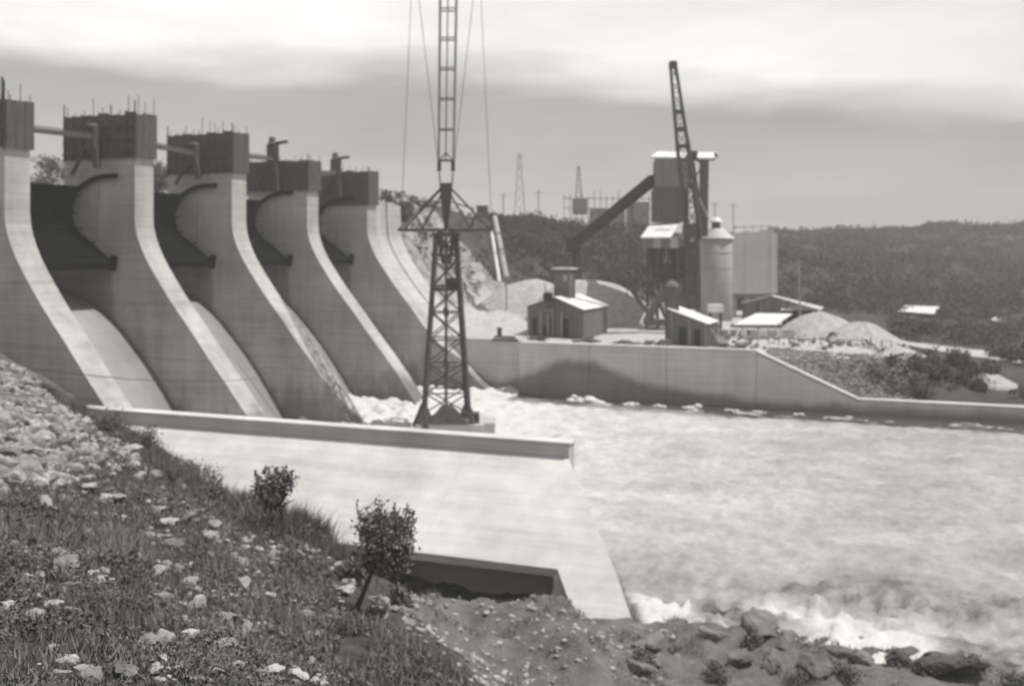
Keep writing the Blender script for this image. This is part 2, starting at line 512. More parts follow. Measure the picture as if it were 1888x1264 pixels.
# gravel bench in front of the wall and its edge
for px, D, z in [(800, 46.5, -15.9), (900, 47, -16.0), (1000, 47, -16.2), (1035, 46.5, -15.9), (760, 43, -15.3), (900, 42, -15.6), (1040, 42, -15.7), (850, 37, -15.0), (1000, 36, -15.6), (1110, 36, -15.6), (1085, 41, -16.0), (980, 32, -15.5), (1100, 30, -15.6)]:
    near_pts.append(((px - XH) / F * D, D, z))
for px, D, z in [(700, 52, -18.6), (850, 50, -18.5), (950, 50.5, -18.6), (1040, 50, -18.5), (600, 56, -18.6), (1120, 46, -18.3), (1160, 41, -18.2), (1210, 36, -18.2), (1110, 49.5, -18.5), (1150, 52, -18.9),
                 (1250, 46, -18.1), (1450, 45, -18.15), (1650, 43, -18.2), (1850, 41, -18.2), (1300, 40, -18.0), (1600, 38, -18.0), (1900, 36, -18), (1250, 49.5, -18.45), (1400, 49, -18.45), (1600, 47, -18.55), (1750, 45, -18.6), (1900, 43, -18.6),
                 (1170, 53.5, -19.6), (1300, 53.5, -19.6), (1450, 53, -19.6), (1650, 51, -19.6), (1850, 49, -19.6), (2200, 46, -19.6), (1100, 58, -20.5), (1400, 60, -20.5), (1800, 60, -20.5), (1000, 62, -20.5), (1500, 75, -20.5), (2100, 70, -20.5)]:
    near_pts.append(((px - XH) / F * D, D, z))
near_base = rbf(near_pts, .3)
def near_h(X, D):
    z = near_base(X, D)
    a = np.clip((D + 2) / 14, .15, 1)
    z = z + fbm(X * .35 + 4, D * .35, 4) * .5 * a + fbm(X * 1.2, D * 1.2, 2, .6) * .42 * a * (z < -13) + fbm(X * 1.7, D * 1.7, 2) * .24 * a
    u = CC * X - SS * D; v = SS * X + CC * D
    # cut back behind the wall and the dam so nothing pokes through them
    slab = -12.9 - (59.1 - v) * .667
    z = np.where((v > 50.5) & (u > -50), np.minimum(z, slab - .8), z)
    z = np.where((v > 58.6) & (u > -90), np.minimum(z, -20.5), z)
    z = np.where((v > 46.0) & (u > -15.0) & (v < 51) & (u < -11), np.minimum(z, -18.65), z)
    return z
def hit(px, y):                                            # where a sight line meets the slope
    Ds = np.arange(6, 95, .1)
    X = (px - XH) / F * Ds
    g = near_h(X, Ds)
    r = -(y - YH) / F * Ds
    k = np.nonzero(r < g)[0]
    D = Ds[k[0]] if len(k) else 60.0
    return (px - XH) / F * D, D
xs = np.arange(-75, 62, .42); ys = np.arange(-14, 96, .42)
v, f = grid(xs, ys, near_h)
bare = np.zeros(len(v))
# bare, pale earth on the bench, shore and brow
Xc, Dc = v[:, 0], v[:, 1]
pxv = XH + F * Xc / np.maximum(Dc, 1)
bare = np.where((v[:, 2] < -14.6), .62, .12)
bare = np.where((Dc > 52) & (pxv < 260) & (v[:, 2] > -14), .55, bare)
ww = v.copy(); ww[:, 0] = CC * Xc - SS * Dc; ww[:, 1] = SS * Xc + CC * Dc
me = npmesh('near_bank', ww, f, True)
at_ = me.attributes.new('bare', 'FLOAT', 'POINT'); at_.data.foreach_set('value', bare.astype(np.float32))
tag(link('near_bank', me, m_near), kind='structure')
# wide ground beneath everything, out to the horizon
me = npmesh('ground', [(-4000, -4000, -21.5), (4000, -4000, -21.5), (4000, 4000, -21.5), (-4000, 4000, -21.5)], [(0, 1, 2, 3)])
tag(link('ground', me, m_bed), kind='structure')

# ------------------------------------------------------------------ far bank
far_pts = []
def fp(px, D, z): far_pts.append((*cw((px - XH) / F * D, D), z))
for u in (-66, -55, -45, -35, -25, -17): far_pts.append((u, 122.4, -12.25)); far_pts.append((u, 132, -12.2))
for u, z in ((-10.5, -14.9), (-4.7, -17.4), (0, -17.3), (12, -17.25), (30, -17.3), (60, -17.3)): far_pts.append((u, 122.4, z))
for px, D, z in [(900, 150, -12.1), (1050, 150, -12.1), (1150, 150, -12.1), (1300, 150, -12.1), (900, 175, -11.5), (1000, 180, -12), (1150, 180, -12.1), (1300, 180, -12.1), (1450, 150, -12.1), (1450, 180, -12.1), (1400, 200, -12.1),
                 (1500, 126, -12.4), (1580, 124, -12.4), (1645, 123, -12.5), (1500, 140, -11.9), (1600, 140, -12.1),
                 (1700, 145, -13.9), (1880, 137, -14.6), (1750, 126, -15.8), (1880, 124, -16), (1800, 116, -16.9), (1690, 116.5, -16.7), (1900, 112, -17), (2200, 130, -16), (2600, 120, -16),
                 (1690, 235, -14), (1880, 225, -15.6), (1500, 235, -12.5), (1300, 225, -12), (1130, 212, -12), (1000, 205, -12), (2300, 220, -15),
                 (1450, 420, 6.2), (1600, 430, 9), (1750, 430, 9.6), (1888, 430, 10.2), (2300, 420, 11), (2800, 380, 12), (1330, 400, 5.6),
                 (1500, 300, -4.5), (1600, 300, -5), (1700, 320, -4), (1850, 330, -3.2), (2300, 320, -2),
                 (880, 236, 7.8), (920, 242, 7.0), (1000, 250, 5.8), (1060, 252, 4.6), (1130, 256, 4.2), (1200, 262, 3.8), (1280, 280, 3.8),
                 (880, 196, -10), (940, 200, -10.5), (830, 178, -10.5), (800, 198, 7.2), (840, 212, 7.6), (770, 186, 7.0), (720, 175, 7.2), (790, 165, -7), (760, 158, 0),
                 (900, 330, 7), (1100, 340, 4.6), (1300, 520, 5), (1700, 600, 8), (700, 300, 8), (600, 230, 8), (500, 200, 7)]:
    fp(px, D, z)
far_base = rbf(far_pts, .5)
def far_h(u, v):
    z = far_base(u, v)
    rough = np.clip((v - 190) / 40, 0, 1)
    z = z + fbm(u * .05, v * .05, 5, .55) * (.15 + 2.4 * rough) + fbm(u * .5, v * .5, 3) * (.14 + .8 * rough)
    z = z + fbm(u * .4 + 3, v * .4, 4, .6) * 2.2 * ((u < -58) & (v > 140) & (v < 215))
    # stay below the concrete
    z = np.where(v < 122.9, np.minimum(z, np.interp(u, [-100, -16, -4.7, 200], [-12.3, -12.3, -17.4, -17.4])), z)
    z = np.where((u < -55) & (v < 131.5), np.minimum(z, -16), z)
    z = np.where((u < -45.7) & (v < 125.3), -21.0, z)
    return z
us = np.concatenate([np.arange(-260, -70, 2.5), np.arange(-70, 40, .9), np.arange(40, 420, 4)])
vsn = np.concatenate([np.arange(122.35, 200, .8), np.arange(200, 300, 1.6), np.arange(300, 640, 6)])
v, f = grid(us, vsn, far_h)
uu, vv_ = v[:, 0], v[:, 1]
Dv = -SS * uu + CC * vv_; Xv = CC * uu + SS * vv_
pxv = XH + F * Xv / Dv
bare = np.where((vv_ < 215) & (uu < -14) & (uu > -100) & (v[:, 2] < -9), 1.0, 0.0)
bare = np.where((uu >= -14) & (vv_ > 123) & (vv_ < 160) & (v[:, 2] > -13.2), .72, bare)
bare = np.where((Dv < 235) & (pxv > 1510) & (v[:, 2] < -13.2), .22, bare)
bare = np.where((np.abs(Dv - (146 - (pxv - 1680) * .04)) < 4.0) & (pxv > 1650), .85, bare)     # the track
bare = np.where((vv_ < 215) & (Dv < 205) & (Dv > 150) & (pxv < 960) & (v[:, 2] > -9), .52, bare)
me = npmesh('far_bank', v, f, True)
at_ = me.attributes.new('bare', 'FLOAT', 'POINT'); at_.data.foreach_set('value', bare.astype(np.float32))
tag(link('far_bank', me, m_far), kind='structure')

# ------------------------------------------------------------------ water
def water_z(u, v):
    D = -SS * u + CC * v
    toe = np.exp(-np.clip(u + 56, 0, 99) / 14)
    near = np.exp(-((D - 52) / 5.5) ** 2) * (v < 60) * np.clip((u + 16) / 5, 0, 1)
    mid = .42 + .1 * np.exp(-((D - 60) / 10) ** 2)
    n = fbm(u * .16 + 2, v * .42, 5, .55)
    r = (.5 - np.abs(fbm(u * .55 + 5, v * .30, 4, .6)) * 1.8)
    calm = np.clip((122 - v) / 8, .12, 1) * 1.0
    calm = np.where(u < -46, 1.0, calm)
    z = WL + n * mid * calm + calm * toe * np.abs(fbm(u * .35, v * .35, 5, .6)) * 2.0 + near * (r * .5 + fbm(u * 1.5, v * 1.1, 4, .6) * .7 + fbm(u * 4, v * 3, 3, .6) * .22) + calm * fbm(u * 1.1 + 7, v * .9, 4, .65) * .22
    z = np.where((v < 58.5) & (u < -14.5 + (54 - v) * .5), -23.0, z)
    z = np.where((v > 122.06) & (u > -46.2), -23.0, z)
    w = np.exp(-((v - 117.8) / 1.3) ** 2)
    z = z + w * np.clip(fbm(u * .28 + 8, v * .1, 4, .6) - .08, 0, 1) * 1.2
    return z
us = np.arange(-64, 70, .34); vsn = np.arange(20, 124.5, .34)
v, f = grid(us, vsn, water_z)
D_ = -SS * v[:, 0] + CC * v[:, 1]; X_ = CC * v[:, 0] + SS * v[:, 1]
px_ = XH + F * X_ / D_
foam = .98 - np.clip((v[:, 0] + 50) / 55, 0, 1) ** .8 * .48 + fbm(v[:, 0] * .12 + 4, v[:, 1] * .2, 4) * .12
foam = foam + np.exp(-np.clip(v[:, 0] + 58, 0, 99) / 18) * .4
dy = 122 - v[:, 1]
foam = foam - 1.15 * np.clip(1 - dy / 7.5, 0, 1) ** .5 * (v[:, 0] > -46)
foam = foam + .9 * np.exp(-((dy - 4.0) / 1.0) ** 2) * (np.clip(fbm(v[:, 0] * .3 + 8, v[:, 1] * .2, 4, .6), -1, 1) > .14)
shore = np.interp(px_, [1150, 1300, 1500, 1700, 1900, 2400], [52.5, 51, 49, 46.6, 44.5, 42])
sd = D_ - shore
foam = foam + (.12 + 1.5 * fbm(v[:, 0] * .35 + 11, v[:, 1] * .5, 4)) * np.exp(-(np.clip(sd - 1.0, 0, 99) / 1.9) ** 2) * (v[:, 1] < 62) * (v[:, 0] > -18)
foam = foam - .30 * np.exp(-((sd - 7.0) / 3.6) ** 2) * (v[:, 1] < 66) * (v[:, 0] > -18) * (.6 + 1.2 * np.abs(fbm(v[:, 0] * .9, v[:, 1] * .35, 3)))
me = npmesh('river_water', v, f, True)
at_ = me.attributes.new('foam', 'FLOAT', 'POINT'); at_.data.foreach_set('value', foam.astype(np.float32))
tag(link('river_water', me, m_water), kind='structure')
v, f = grid(np.linspace(70, 1800, 60), np.linspace(-400, 122.05, 40), lambda a, b: a * 0 + WL)
me = npmesh('river_downstream', v, f, True)
at_ = me.attributes.new('foam', 'FLOAT', 'POINT'); at_.data.foreach_set('value', np.full(len(v), .3, np.float32))
tag(link('river_downstream', me, m_water), kind='structure')
me = npmesh('reservoir_water', [(-900, 30, 1.5), (-83.5, 30, 1.5), (-83.5, 170, 1.5), (-900, 170, 1.5)], [(0, 1, 2, 3)])
at_ = me.attributes.new('foam', 'FLOAT', 'POINT'); at_.data.foreach_set('value', np.full(4, .1, np.float32))
tag(link('reservoir_water', me, m_water), kind='structure')

# splashes thrown up against the far wall and round the toes
def lump_cloud(name, centres, rad, n, mat, kind=None, label=None, cat=None, parent=None, squash=.6):
    V = []; Fc = []
    ico = ICO2
    for c in centres:
        for _ in range(n):
            r = rad * random.uniform(.3, .8)
            o = Vector((random.gauss(0, rad * .7), random.gauss(0, rad * .3), abs(random.gauss(0, rad * .45)) * squash))
            b = len(V)
            for q in ico[0]:
                V.append(tuple(Vector(c) + o + Vector((q[0] * r * 1.3, q[1] * r, q[2] * r * .7)) * random.uniform(.85, 1.1)))
            Fc += [tuple(b + i for i in t_) for t_ in ico[1]]
    o = link(name, pymesh(name, V, Fc, True), mat, parent)
    return tag(o, label, cat, kind=kind)
def make_ico(sub):
    p = (1 + 5 ** .5) / 2
    v = [Vector(x).normalized() for x in [(-1, p, 0), (1, p, 0), (-1, -p, 0), (1, -p, 0), (0, -1, p), (0, 1, p), (0, -1, -p), (0, 1, -p), (p, 0, -1), (p, 0, 1), (-p, 0, -1), (-p, 0, 1)]]
    f = [(0, 11, 5), (0, 5, 1), (0, 1, 7), (0, 7, 10), (0, 10, 11), (1, 5, 9), (5, 11, 4), (11, 10, 2), (10, 7, 6), (7, 1, 8), (3, 9, 4), (3, 4, 2), (3, 2, 6), (3, 6, 8), (3, 8, 9), (4, 9, 5), (2, 4, 11), (6, 2, 10), (8, 6, 7), (9, 8, 1)]
    for _ in range(sub):
        nf = []; cache = {}
        def mid(a, b):
            k = (min(a, b), max(a, b))
            if k not in cache:
                v.append(((v[a] + v[b]) / 2).normalized()); cache[k] = len(v) - 1
            return cache[k]
        for a, b, c in f:
            x, y, z = mid(a, b), mid(b, c), mid(c, a)
            nf += [(a, x, z), (b, y, x), (c, z, y), (x, y, z)]
        f = nf
    return v, f
ICO1 = make_ico(1); ICO2 = make_ico(2)

# ------------------------------------------------------------------ the dam
PV = [61.7, 76.7, 91.7, 106.7, 121.7]          # near faces of the piers
PT = 2.6
prof = [(-68.5, 3.2), (-68.4, 2.2), (-68.15, 1.3), (-67.75, .35), (-67.2, -.7), (-66.5, -1.75), (-65.6, -3.0), (-64.5, -4.45), (-63.3, -5.9), (-62.0, -7.4), (-59.9, -10.0), (-58.0, -12.2), (-55.8, -14.9), (-53.6, -18.0), (-52.6, -19.6)]
prof4 = prof[:10] + [(-59.9, -10.1), (-57.6, -12.4), (-54.6, -15.0), (-50.6, -18.3), (-49.0, -19.6)]
ftop = [(8.5, 12.5), (8.95, 13.2), (8.6, 13.0), (7.5, 11.2), (6.3, 11.0)]
which = ['above the rubble bank at the left edge', 'second from the left', 'middle one of five', 'fourth from the left', 'last one, against the far bank']
for k, v0 in enumerate(PV):
    p = thing('dam_pier', (-68.5, v0 + PT / 2, WL), 'concrete dam pier with pale curved nose, ' + which[k], 'dam pier', 'piers of the dam')
    pr = prof4 if k == 4 else prof
    poly = [(-68.5, ftop[k][0] + 1.0)] + pr + [(-52, -21), (-86, -21), (-86, 4.6), (-77.2, 4.6), (-77.2, ftop[k][0] + 1.0)]
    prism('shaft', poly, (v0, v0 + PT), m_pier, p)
    # gate guide let into the near side, grout rail and lifting stubs
    box(p, 'guide_rail', m_trim, (-72.9, v0 - .05, 4.2), (.25, .1, 6.0))
    fb, ft = ftop[k]
    fw = thing('formwork', (-72, v0 + PT / 2, fb), 'dark timber formwork box on a pier top, ' + ['cut by the left edge', 'the largest in full view', 'third from the left', 'low one behind the tallest hoist', 'smallest, on the last pier'][k], 'formwork', 'formwork boxes on the piers')
    u0, u1 = (-77.0, -68.25)
    n = 8
    w = (u1 - u0) / n
    for i in range(n):
        for vy in (v0 - .12, v0 + PT + .12):
            h = ft - fb + random.uniform(-.15, .12)
            box(fw, 'formwork_panel', m_form, (u0 + w * (i + .5), vy + random.uniform(-.03, .03), fb + h / 2), (w - .05, .16, h))
            box(fw, 'stud', m_form2, (u0 + w * i, vy + (-.12 if vy < v0 else .12), fb + h / 2), (.14, .16, h + .2))
    for i in range(3):
        for uu_ in (u0, u1):
            h = ft - fb + random.uniform(-.12, .12)
            box(fw, 'formwork_panel', m_form, (uu_, v0 + (i + .5) * (PT + .3) / 3 - .15, fb + h / 2), (.16, (PT + .3) / 3 - .05, h))
    for zr in (.5, 1.7, 3.0):
        if fb + zr < ft:
            box(fw, 'waling', m_form2, ((u0 + u1) / 2, v0 - .3, fb + zr), (u1 - u0 + .2, .1, .16))
    for i in range(9):
        uu_ = u0 + (u1 - u0) * i / 8
        hh = random.choice([.4, .5, .7, 1.0, 1.6]) * (1 if k < 3 else .8)
        for vy in ((v0 + .2), (v0 + PT - .2)):
            beam(fw, 'reinforcing_bar', m_rebar, (uu_, vy, ft - .6), (uu_ + random.uniform(-.08, .08), vy, ft + hh + random.uniform(-.2, .2)), .05)
    for uu_ in (u0, u1):
        beam(fw, 'corner_pole', m_rebar, (uu_, v0 - .25, fb - .3), (uu_, v0 - .25, ft + 1.4 - .2 * k), .09)
    if k == 0:
        beam(fw, 'corner_pole', m_rebar, (-68.5, v0 - .2, fb), (-68.5, v0 - .2, ft + 1.7), .13)
# spillway surface between the piers
ogee = [(-86, -9), (-82, -5.0), (-80, -4.1), (-78, -3.85), (-76.8, -3.95), (-75.76, -4.2), (-74.5, -4.6), (-73.17, -5.2), (-72, -5.95), (-70.8, -6.85), (-69.6, -7.9), (-68.45, -9.1), (-67.3, -10.3), (-66.1, -11.65), (-64.7, -13.4), (-63.3, -15.3), (-61.6, -17.7), (-60, -19.8), (-60, -21), (-86, -21)]
chutes = ['first bay from the left', 'second bay from the left', 'third bay', 'last bay beside the far pier']
gname = ['leftmost of the four, largest in view', 'second from the left', 'third from the left', 'last one before the far pier']
for k in range(4):
    a, b_ = PV[k] + PT + .003, PV[k + 1] - .003
    o = prism('spillway', ogee, (a, b_), m_chute)
    tag(o, 'smooth curved concrete spillway in the ' + chutes[k], 'spillway', 'spillways between the piers')
    for p_ in o.data.polygons:
        if len(p_.vertices) == 4 and abs(p_.normal.y) < .5: p_.use_smooth = True
    # the gate leaf: a curved steel shell seen from its hollow side
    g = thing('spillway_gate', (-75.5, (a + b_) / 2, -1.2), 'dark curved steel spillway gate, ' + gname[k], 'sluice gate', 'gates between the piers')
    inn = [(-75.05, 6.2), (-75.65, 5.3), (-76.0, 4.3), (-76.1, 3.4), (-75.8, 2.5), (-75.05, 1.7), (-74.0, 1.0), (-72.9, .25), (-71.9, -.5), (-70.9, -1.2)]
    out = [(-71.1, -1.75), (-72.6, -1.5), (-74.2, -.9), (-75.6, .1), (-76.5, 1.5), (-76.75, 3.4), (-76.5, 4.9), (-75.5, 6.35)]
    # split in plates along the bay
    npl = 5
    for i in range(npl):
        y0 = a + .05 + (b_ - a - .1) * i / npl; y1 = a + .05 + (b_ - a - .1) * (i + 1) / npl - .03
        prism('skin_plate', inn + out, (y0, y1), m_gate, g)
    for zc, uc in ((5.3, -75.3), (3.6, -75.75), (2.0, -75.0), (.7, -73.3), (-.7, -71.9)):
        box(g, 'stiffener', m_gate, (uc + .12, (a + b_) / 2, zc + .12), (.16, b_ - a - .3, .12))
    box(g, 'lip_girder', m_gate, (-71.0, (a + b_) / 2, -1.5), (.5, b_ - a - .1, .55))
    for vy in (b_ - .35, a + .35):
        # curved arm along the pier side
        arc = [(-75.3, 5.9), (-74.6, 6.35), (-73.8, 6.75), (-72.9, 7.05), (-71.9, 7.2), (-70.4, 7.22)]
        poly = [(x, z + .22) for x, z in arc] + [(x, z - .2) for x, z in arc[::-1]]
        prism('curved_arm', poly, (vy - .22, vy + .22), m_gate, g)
        beam(g, 'lip_bracket', m_gate, (-70.9, vy, -1.9), (-70.7, vy, -.5), .5)
    # hoist frame hung off the next pier
    vy = PV[k + 1] - .75
    zt = [11.3, 11.0, 12.6, 12.0][k]
    ht = thing('gate_hoist', (-73, vy, zt), 'dark gate hoist with slanting strut, ' + ['in front of the widest formwork', 'in front of the third formwork box', 'standing clear against the sky, the taller of two', 'standing against the sky beside the last formwork'][k], 'hoist', 'gate hoists on the piers')
    beam(ht, 'slanting_strut', m_steel, (-73.0, vy, zt), (-75.5, vy, 7.4), .3)
    beam(ht, 'leg', m_steel, (-72.9, vy, zt), (-72.4, vy, 8.0 if k < 2 else 7.4), .42, .6)
    beam(ht, 'leg', m_steel, (-73.3, vy, zt - .6), (-72.6, vy, 8.2), .3)
    box(ht, 'sheave_block', m_steel, (-73.0, vy, zt - .4), (1.1 if k < 2 else 1.3, .8, 2.1))
    cyl(ht, 'sheave', m_steel, (-73.0, vy, zt + .7), 1.1, .55)
    if k >= 2:
        beam(ht, 'top_arm', m_steel, (-73.2, vy, zt + .7), (-70.9, vy, zt + .9), .35)
        cyl(ht, 'drum', m_steel, (-73.1, vy, zt + 1.15), .8, .8)
    bm_ = thing('service_beam', (-71, PV[k] + PT, 10.5), 'dark beam bridging the gap to the next pier, ' + ['above the leftmost gate', 'above the second gate', 'above the third gate', 'above the last gate'][k], 'beam', 'beams between pier tops')
    z0 = [10.2, 10.3, 10.6, 9.6][k]
    beam(bm_, 'girder', m_steel2, (-68.5, PV[k] + PT - .2, z0), (-72.9, PV[k + 1] - .7, zt - .3 if k < 2 else zt - 1.2), .34, .42)
    beam(bm_, 'hand_rail', m_steel2, (-68.5, PV[k] + PT - .2, z0 + .35), (-72.9, PV[k + 1] - .7, (zt - .3 if k < 2 else zt - 1.2) + .35), .09)
    # stop logs upstream close the view below
    o = box(None, 'stop_log_wall', m_steel, (-83, (a + b_) / 2, -1.5), (.6, b_ - a - .02, 7.0))
    tag(o, 'dark stop logs closing the upstream end of the ' + chutes[k], 'stop logs', 'stop logs upstream of the gates')
# concrete abutment beyond the last pier
ab = thing('dam_abutment', (-66, 129, -12), 'pale sloping concrete face joining the last pier to the far bank', 'abutment')
v0 = PV[4] + PT + .003
for i in range(4):
    y0 = v0 + i * 2.3
    off = -.25 * (i % 2)
    poly = [(a_ + off - .6, z_) for a_, z_ in ([(-68.7, 7.6 - .3 * i)] + prof4[:13])] + [(-57, -16), (-80, -16), (-80, 7.6 - .3 * i)]
    prism('face_block', poly, (y0, y0 + 2.28), m_abut, ab)
for i in range(7):
    beam(ab, 'rail_post', m_steel2, (-69.4, v0 + .4 + i * 1.4, 7.0), (-69.4, v0 + .4 + i * 1.4, 8.9), .12)
beam(ab, 'rail', m_steel2, (-69.4, v0 + .2, 8.6), (-69.4, v0 + 9, 8.6), .12)
# left abutment block beyond the frame
o = box(None, 'left_abutment', m_abut, (-78.4, 57.2, -7), (18, 8.9, 22))
tag(o, 'plain concrete block at the photo\'s left edge beside the first pier', 'abutment')

# ------------------------------------------------------------------ training walls
fwl = thing('far_training_wall', (-30, 123, WL), 'long grey river wall with sloping end below the sheds', 'wall')
cuts = [-66, -46.2, -36.8, -26.9, -16]
for i in range(4):
    a, b_ = cuts[i] + .03, cuts[i + 1] - .03
    vo = 2.35 if i == 0 else 0
    prism('wall_panel', [(a, -21), (b_, -21), (b_, -12.05), (a, -12.05)], (122 + vo, 123.1 + vo), m_wall, fwl)
    prism('coping', [(a, -12.047), (b_, -12.047), (b_, -11.82), (a, -11.82)], (121.9 + vo, 123.2 + vo), m_slab, fwl)
prism('wall_panel', [(-15.97, -21), (-4.7, -21), (-4.7, -17.25), (-15.97, -12.25)], (122, 123.1), m_wall, fwl)
prism('coping', [(-15.97, -12.15), (-4.7, -17.15), (-4.7, -16.92), (-15.97, -11.9)], (121.9, 123.2), m_slab, fwl)
for a, b_ in ((-4.67, 8), (8.03, 22), (22.03, 40), (40.03, 70)):
    prism('wall_panel', [(a, -21), (b_, -21), (b_, -17.22), (a, -17.22)], (122, 123.1), m_wall, fwl)
    prism('coping', [(a, -17.217), (b_, -17.217), (b_, -17.0), (a, -17.0)], (121.9, 123.2), m_slab, fwl)
prism('return_wall', [(-46.2, -21), (-45.6, -21), (-45.6, -12.06), (-46.2, -12.06)], (123.103, 125.4), m_wall, fwl)

nw = thing('near_training_wall', (-45, 59.6, -18), 'long low concrete wall with pale sloping back, in front of the dam', 'wall')
cuts = [-76, -62, -50.6, -40, -30, -19.1]
for i in range(5):
    a, b_ = cuts[i] + .01, cuts[i + 1] - .01
    prism('wall_panel', [(a, -21), (b_, -21), (b_, -11.98), (a, -11.98)], (59.1, 60.2), m_nearwall, nw)
prism('wall_coping', [(-76, -11.977), (-19.0, -11.977), (-19.0, -11.86), (-76, -11.86)], (59.05, 60.25), m_slab, nw)
# sloping apron, poured in bays, thick slab with its own under edge
def apron(u0, u1a, u1b, vlo, zlo, name='apron_slab'):
    a = Vector((u0, 59.097, -12.84)); b_ = Vector((u1a, 59.097, -12.84)); c = Vector((u1b, vlo, zlo)); d = Vector((u0 + (u1b - u1a if False else 0), vlo, zlo))
    return hull4(name, m_slab, nw, a, b_, c, d, .9)
us_ = [-76, -60, -50, -41, -33.5, -26]
for i in range(5):
    for j, (va, vb) in enumerate(((59.097, 56.3), (56.298, 53.9), (53.898, 52.1))):
        za = -12.84 - (59.097 - va) * .667; zb = -12.84 - (59.097 - vb) * .667
        up = .05 * j + .012 * ((i + j) % 2)
        hull4('apron_slab', m_slab, nw, (us_[i] + .003, va, za + up), (us_[i + 1] - .003, va, za + up), (us_[i + 1] - .003, vb, zb + up), (us_[i] + .003, vb, zb + up), .7)
def edge_u(v_): return -19.1 + (59.1 - v_) * .711
for j, (va, vb) in enumerate(((59.097, 56.3), (56.298, 53.9), (53.898, 52.1))):
    za = -12.84 - (59.097 - va) * .667; zb = -12.84 - (59.097 - vb) * .667
    up = .05 * j
    hull4('apron_slab', m_slab, nw, (-25.99, va, za + up), (edge_u(va), va, za + up), (edge_u(vb), vb, zb + up), (-25.99, vb, zb + up), .7)
# the end block carries on down to the shore
hull4('end_block', m_slab, nw, (-17.5, 52.095, -17.40), (edge_u(52.095), 52.095, -17.40), (-12.5, 49.6, -19.2), (-15.6, 49.6, -19.2), .6)
V = [(-76, 55.8, -21), (-17.7, 55.8, -21), (-17.7, 55.8, -15.8), (-76, 55.8, -15.8), (-76, 58.9, -21), (-19.3, 58.9, -21), (-19.3, 58.9, -13.8), (-76, 58.9, -13.8)]
o = link('footing', pymesh('footing', V, [(0, 1, 2, 3), (4, 7, 6, 5), (0, 4, 5, 1), (3, 2, 6, 7), (1, 5, 6, 2), (0, 3, 7, 4)]), m_nearwall, nw)
V = [(-17.69, 52.0, -21), (-12.6, 50.4, -21), (-14.3, 52.0, -17.9), (-17.69, 52.0, -17.9), (-19.2, 59.0, -21), (-19.0, 59.0, -21), (-19.05, 59.0, -13.2), (-19.2, 59.0, -13.2)]
link('end_wall', pymesh('end_wall', V, [(0, 1, 2, 3), (4, 7, 6, 5), (0, 4, 5, 1), (3, 2, 6, 7), (1, 5, 6, 2), (0, 3, 7, 4)]), m_nearwall, nw)

# foam and spray
cs = [at(px, 119.5 - (px - 1075) * .011, WL) for px in (1062, 1078, 1090)]
for cpx, r, nn in ((1072, .75, 14), (1160, .5, 8), (1212, .35, 6), (1268, .5, 9), (1342, .32, 5), (1395, .3, 5), (1470, .28, 5), (1560, .25, 4)):
    c = at(cpx, 1, 0)
    # point on the line v = 118.6 along that bearing
    k_ = (cpx - XH) / F
    D = 118.6 / (SS * k_ + CC)
    c = at(cpx, D, WL + .05)
    lump_cloud('foam_splash', [c, c + Vector((r * 1.4, 0, 0))], r, nn, m_foam, kind='stuff')
pts = []
for k, v0 in enumerate(PV[2:], 2):
    for i in range(7):
        pts.append(Vector((-53.5 + random.uniform(-3, 3), v0 + random.uniform(-1.5, 3.5), WL)))
for i in range(16):
    pts.append(Vector((-57 + random.uniform(0, 6), random.uniform(94, 121), WL - .1)))
lump_cloud('foam_at_pier_toes', pts, .75, 7, m_foam, kind='stuff')

# ------------------------------------------------------------------ lattice helpers
def lattice(parent, mat, base, top, n, w, brace_w, faces=4, twist=0.0, leg='leg', brace='cross_brace', ring='ring_beam', xbr=True, tw=None):
    """base/top: lists of 4 corner points"""
    lv = []
    for i in range(n + 1):
        t_ = i / n
        lv.append([b_.lerp(c, t_) for b_, c in zip(base, top)])
    for c in range(len(base)):
        for i in range(1):
            beam(parent, leg, mat, lv[0][c], lv[n][c], w)
    m = len(base)
    for i in range(n + 1):
        if i > 0:
            for c in range(m):
                beam(parent, ring, mat, lv[i][c], lv[i][(c + 1) % m], brace_w)
        if i < n:
            for c in range(m):
                a, b_ = lv[i][c], lv[i][(c + 1) % m]; c2, d = lv[i + 1][c], lv[i + 1][(c + 1) % m]
                if xbr:
                    beam(parent, brace, mat, a, d, brace_w); beam(parent, brace, mat, b_, c2, brace_w)
                else:
                    if (i + c) % 2: beam(parent, brace, mat, a, d, brace_w)
                    else: beam(parent, brace, mat, b_, c2, brace_w)
    return lv
def sq(c, w, d, ang=0.0):
    c = Vector(c); r = Matrix.Rotation(ang, 3, 'Z')
    return [c + r @ (RIGHT * sx * w / 2 + FWD * sy * d / 2) for sx, sy in ((-1, -1), (1, -1), (1, 1), (-1, 1))]

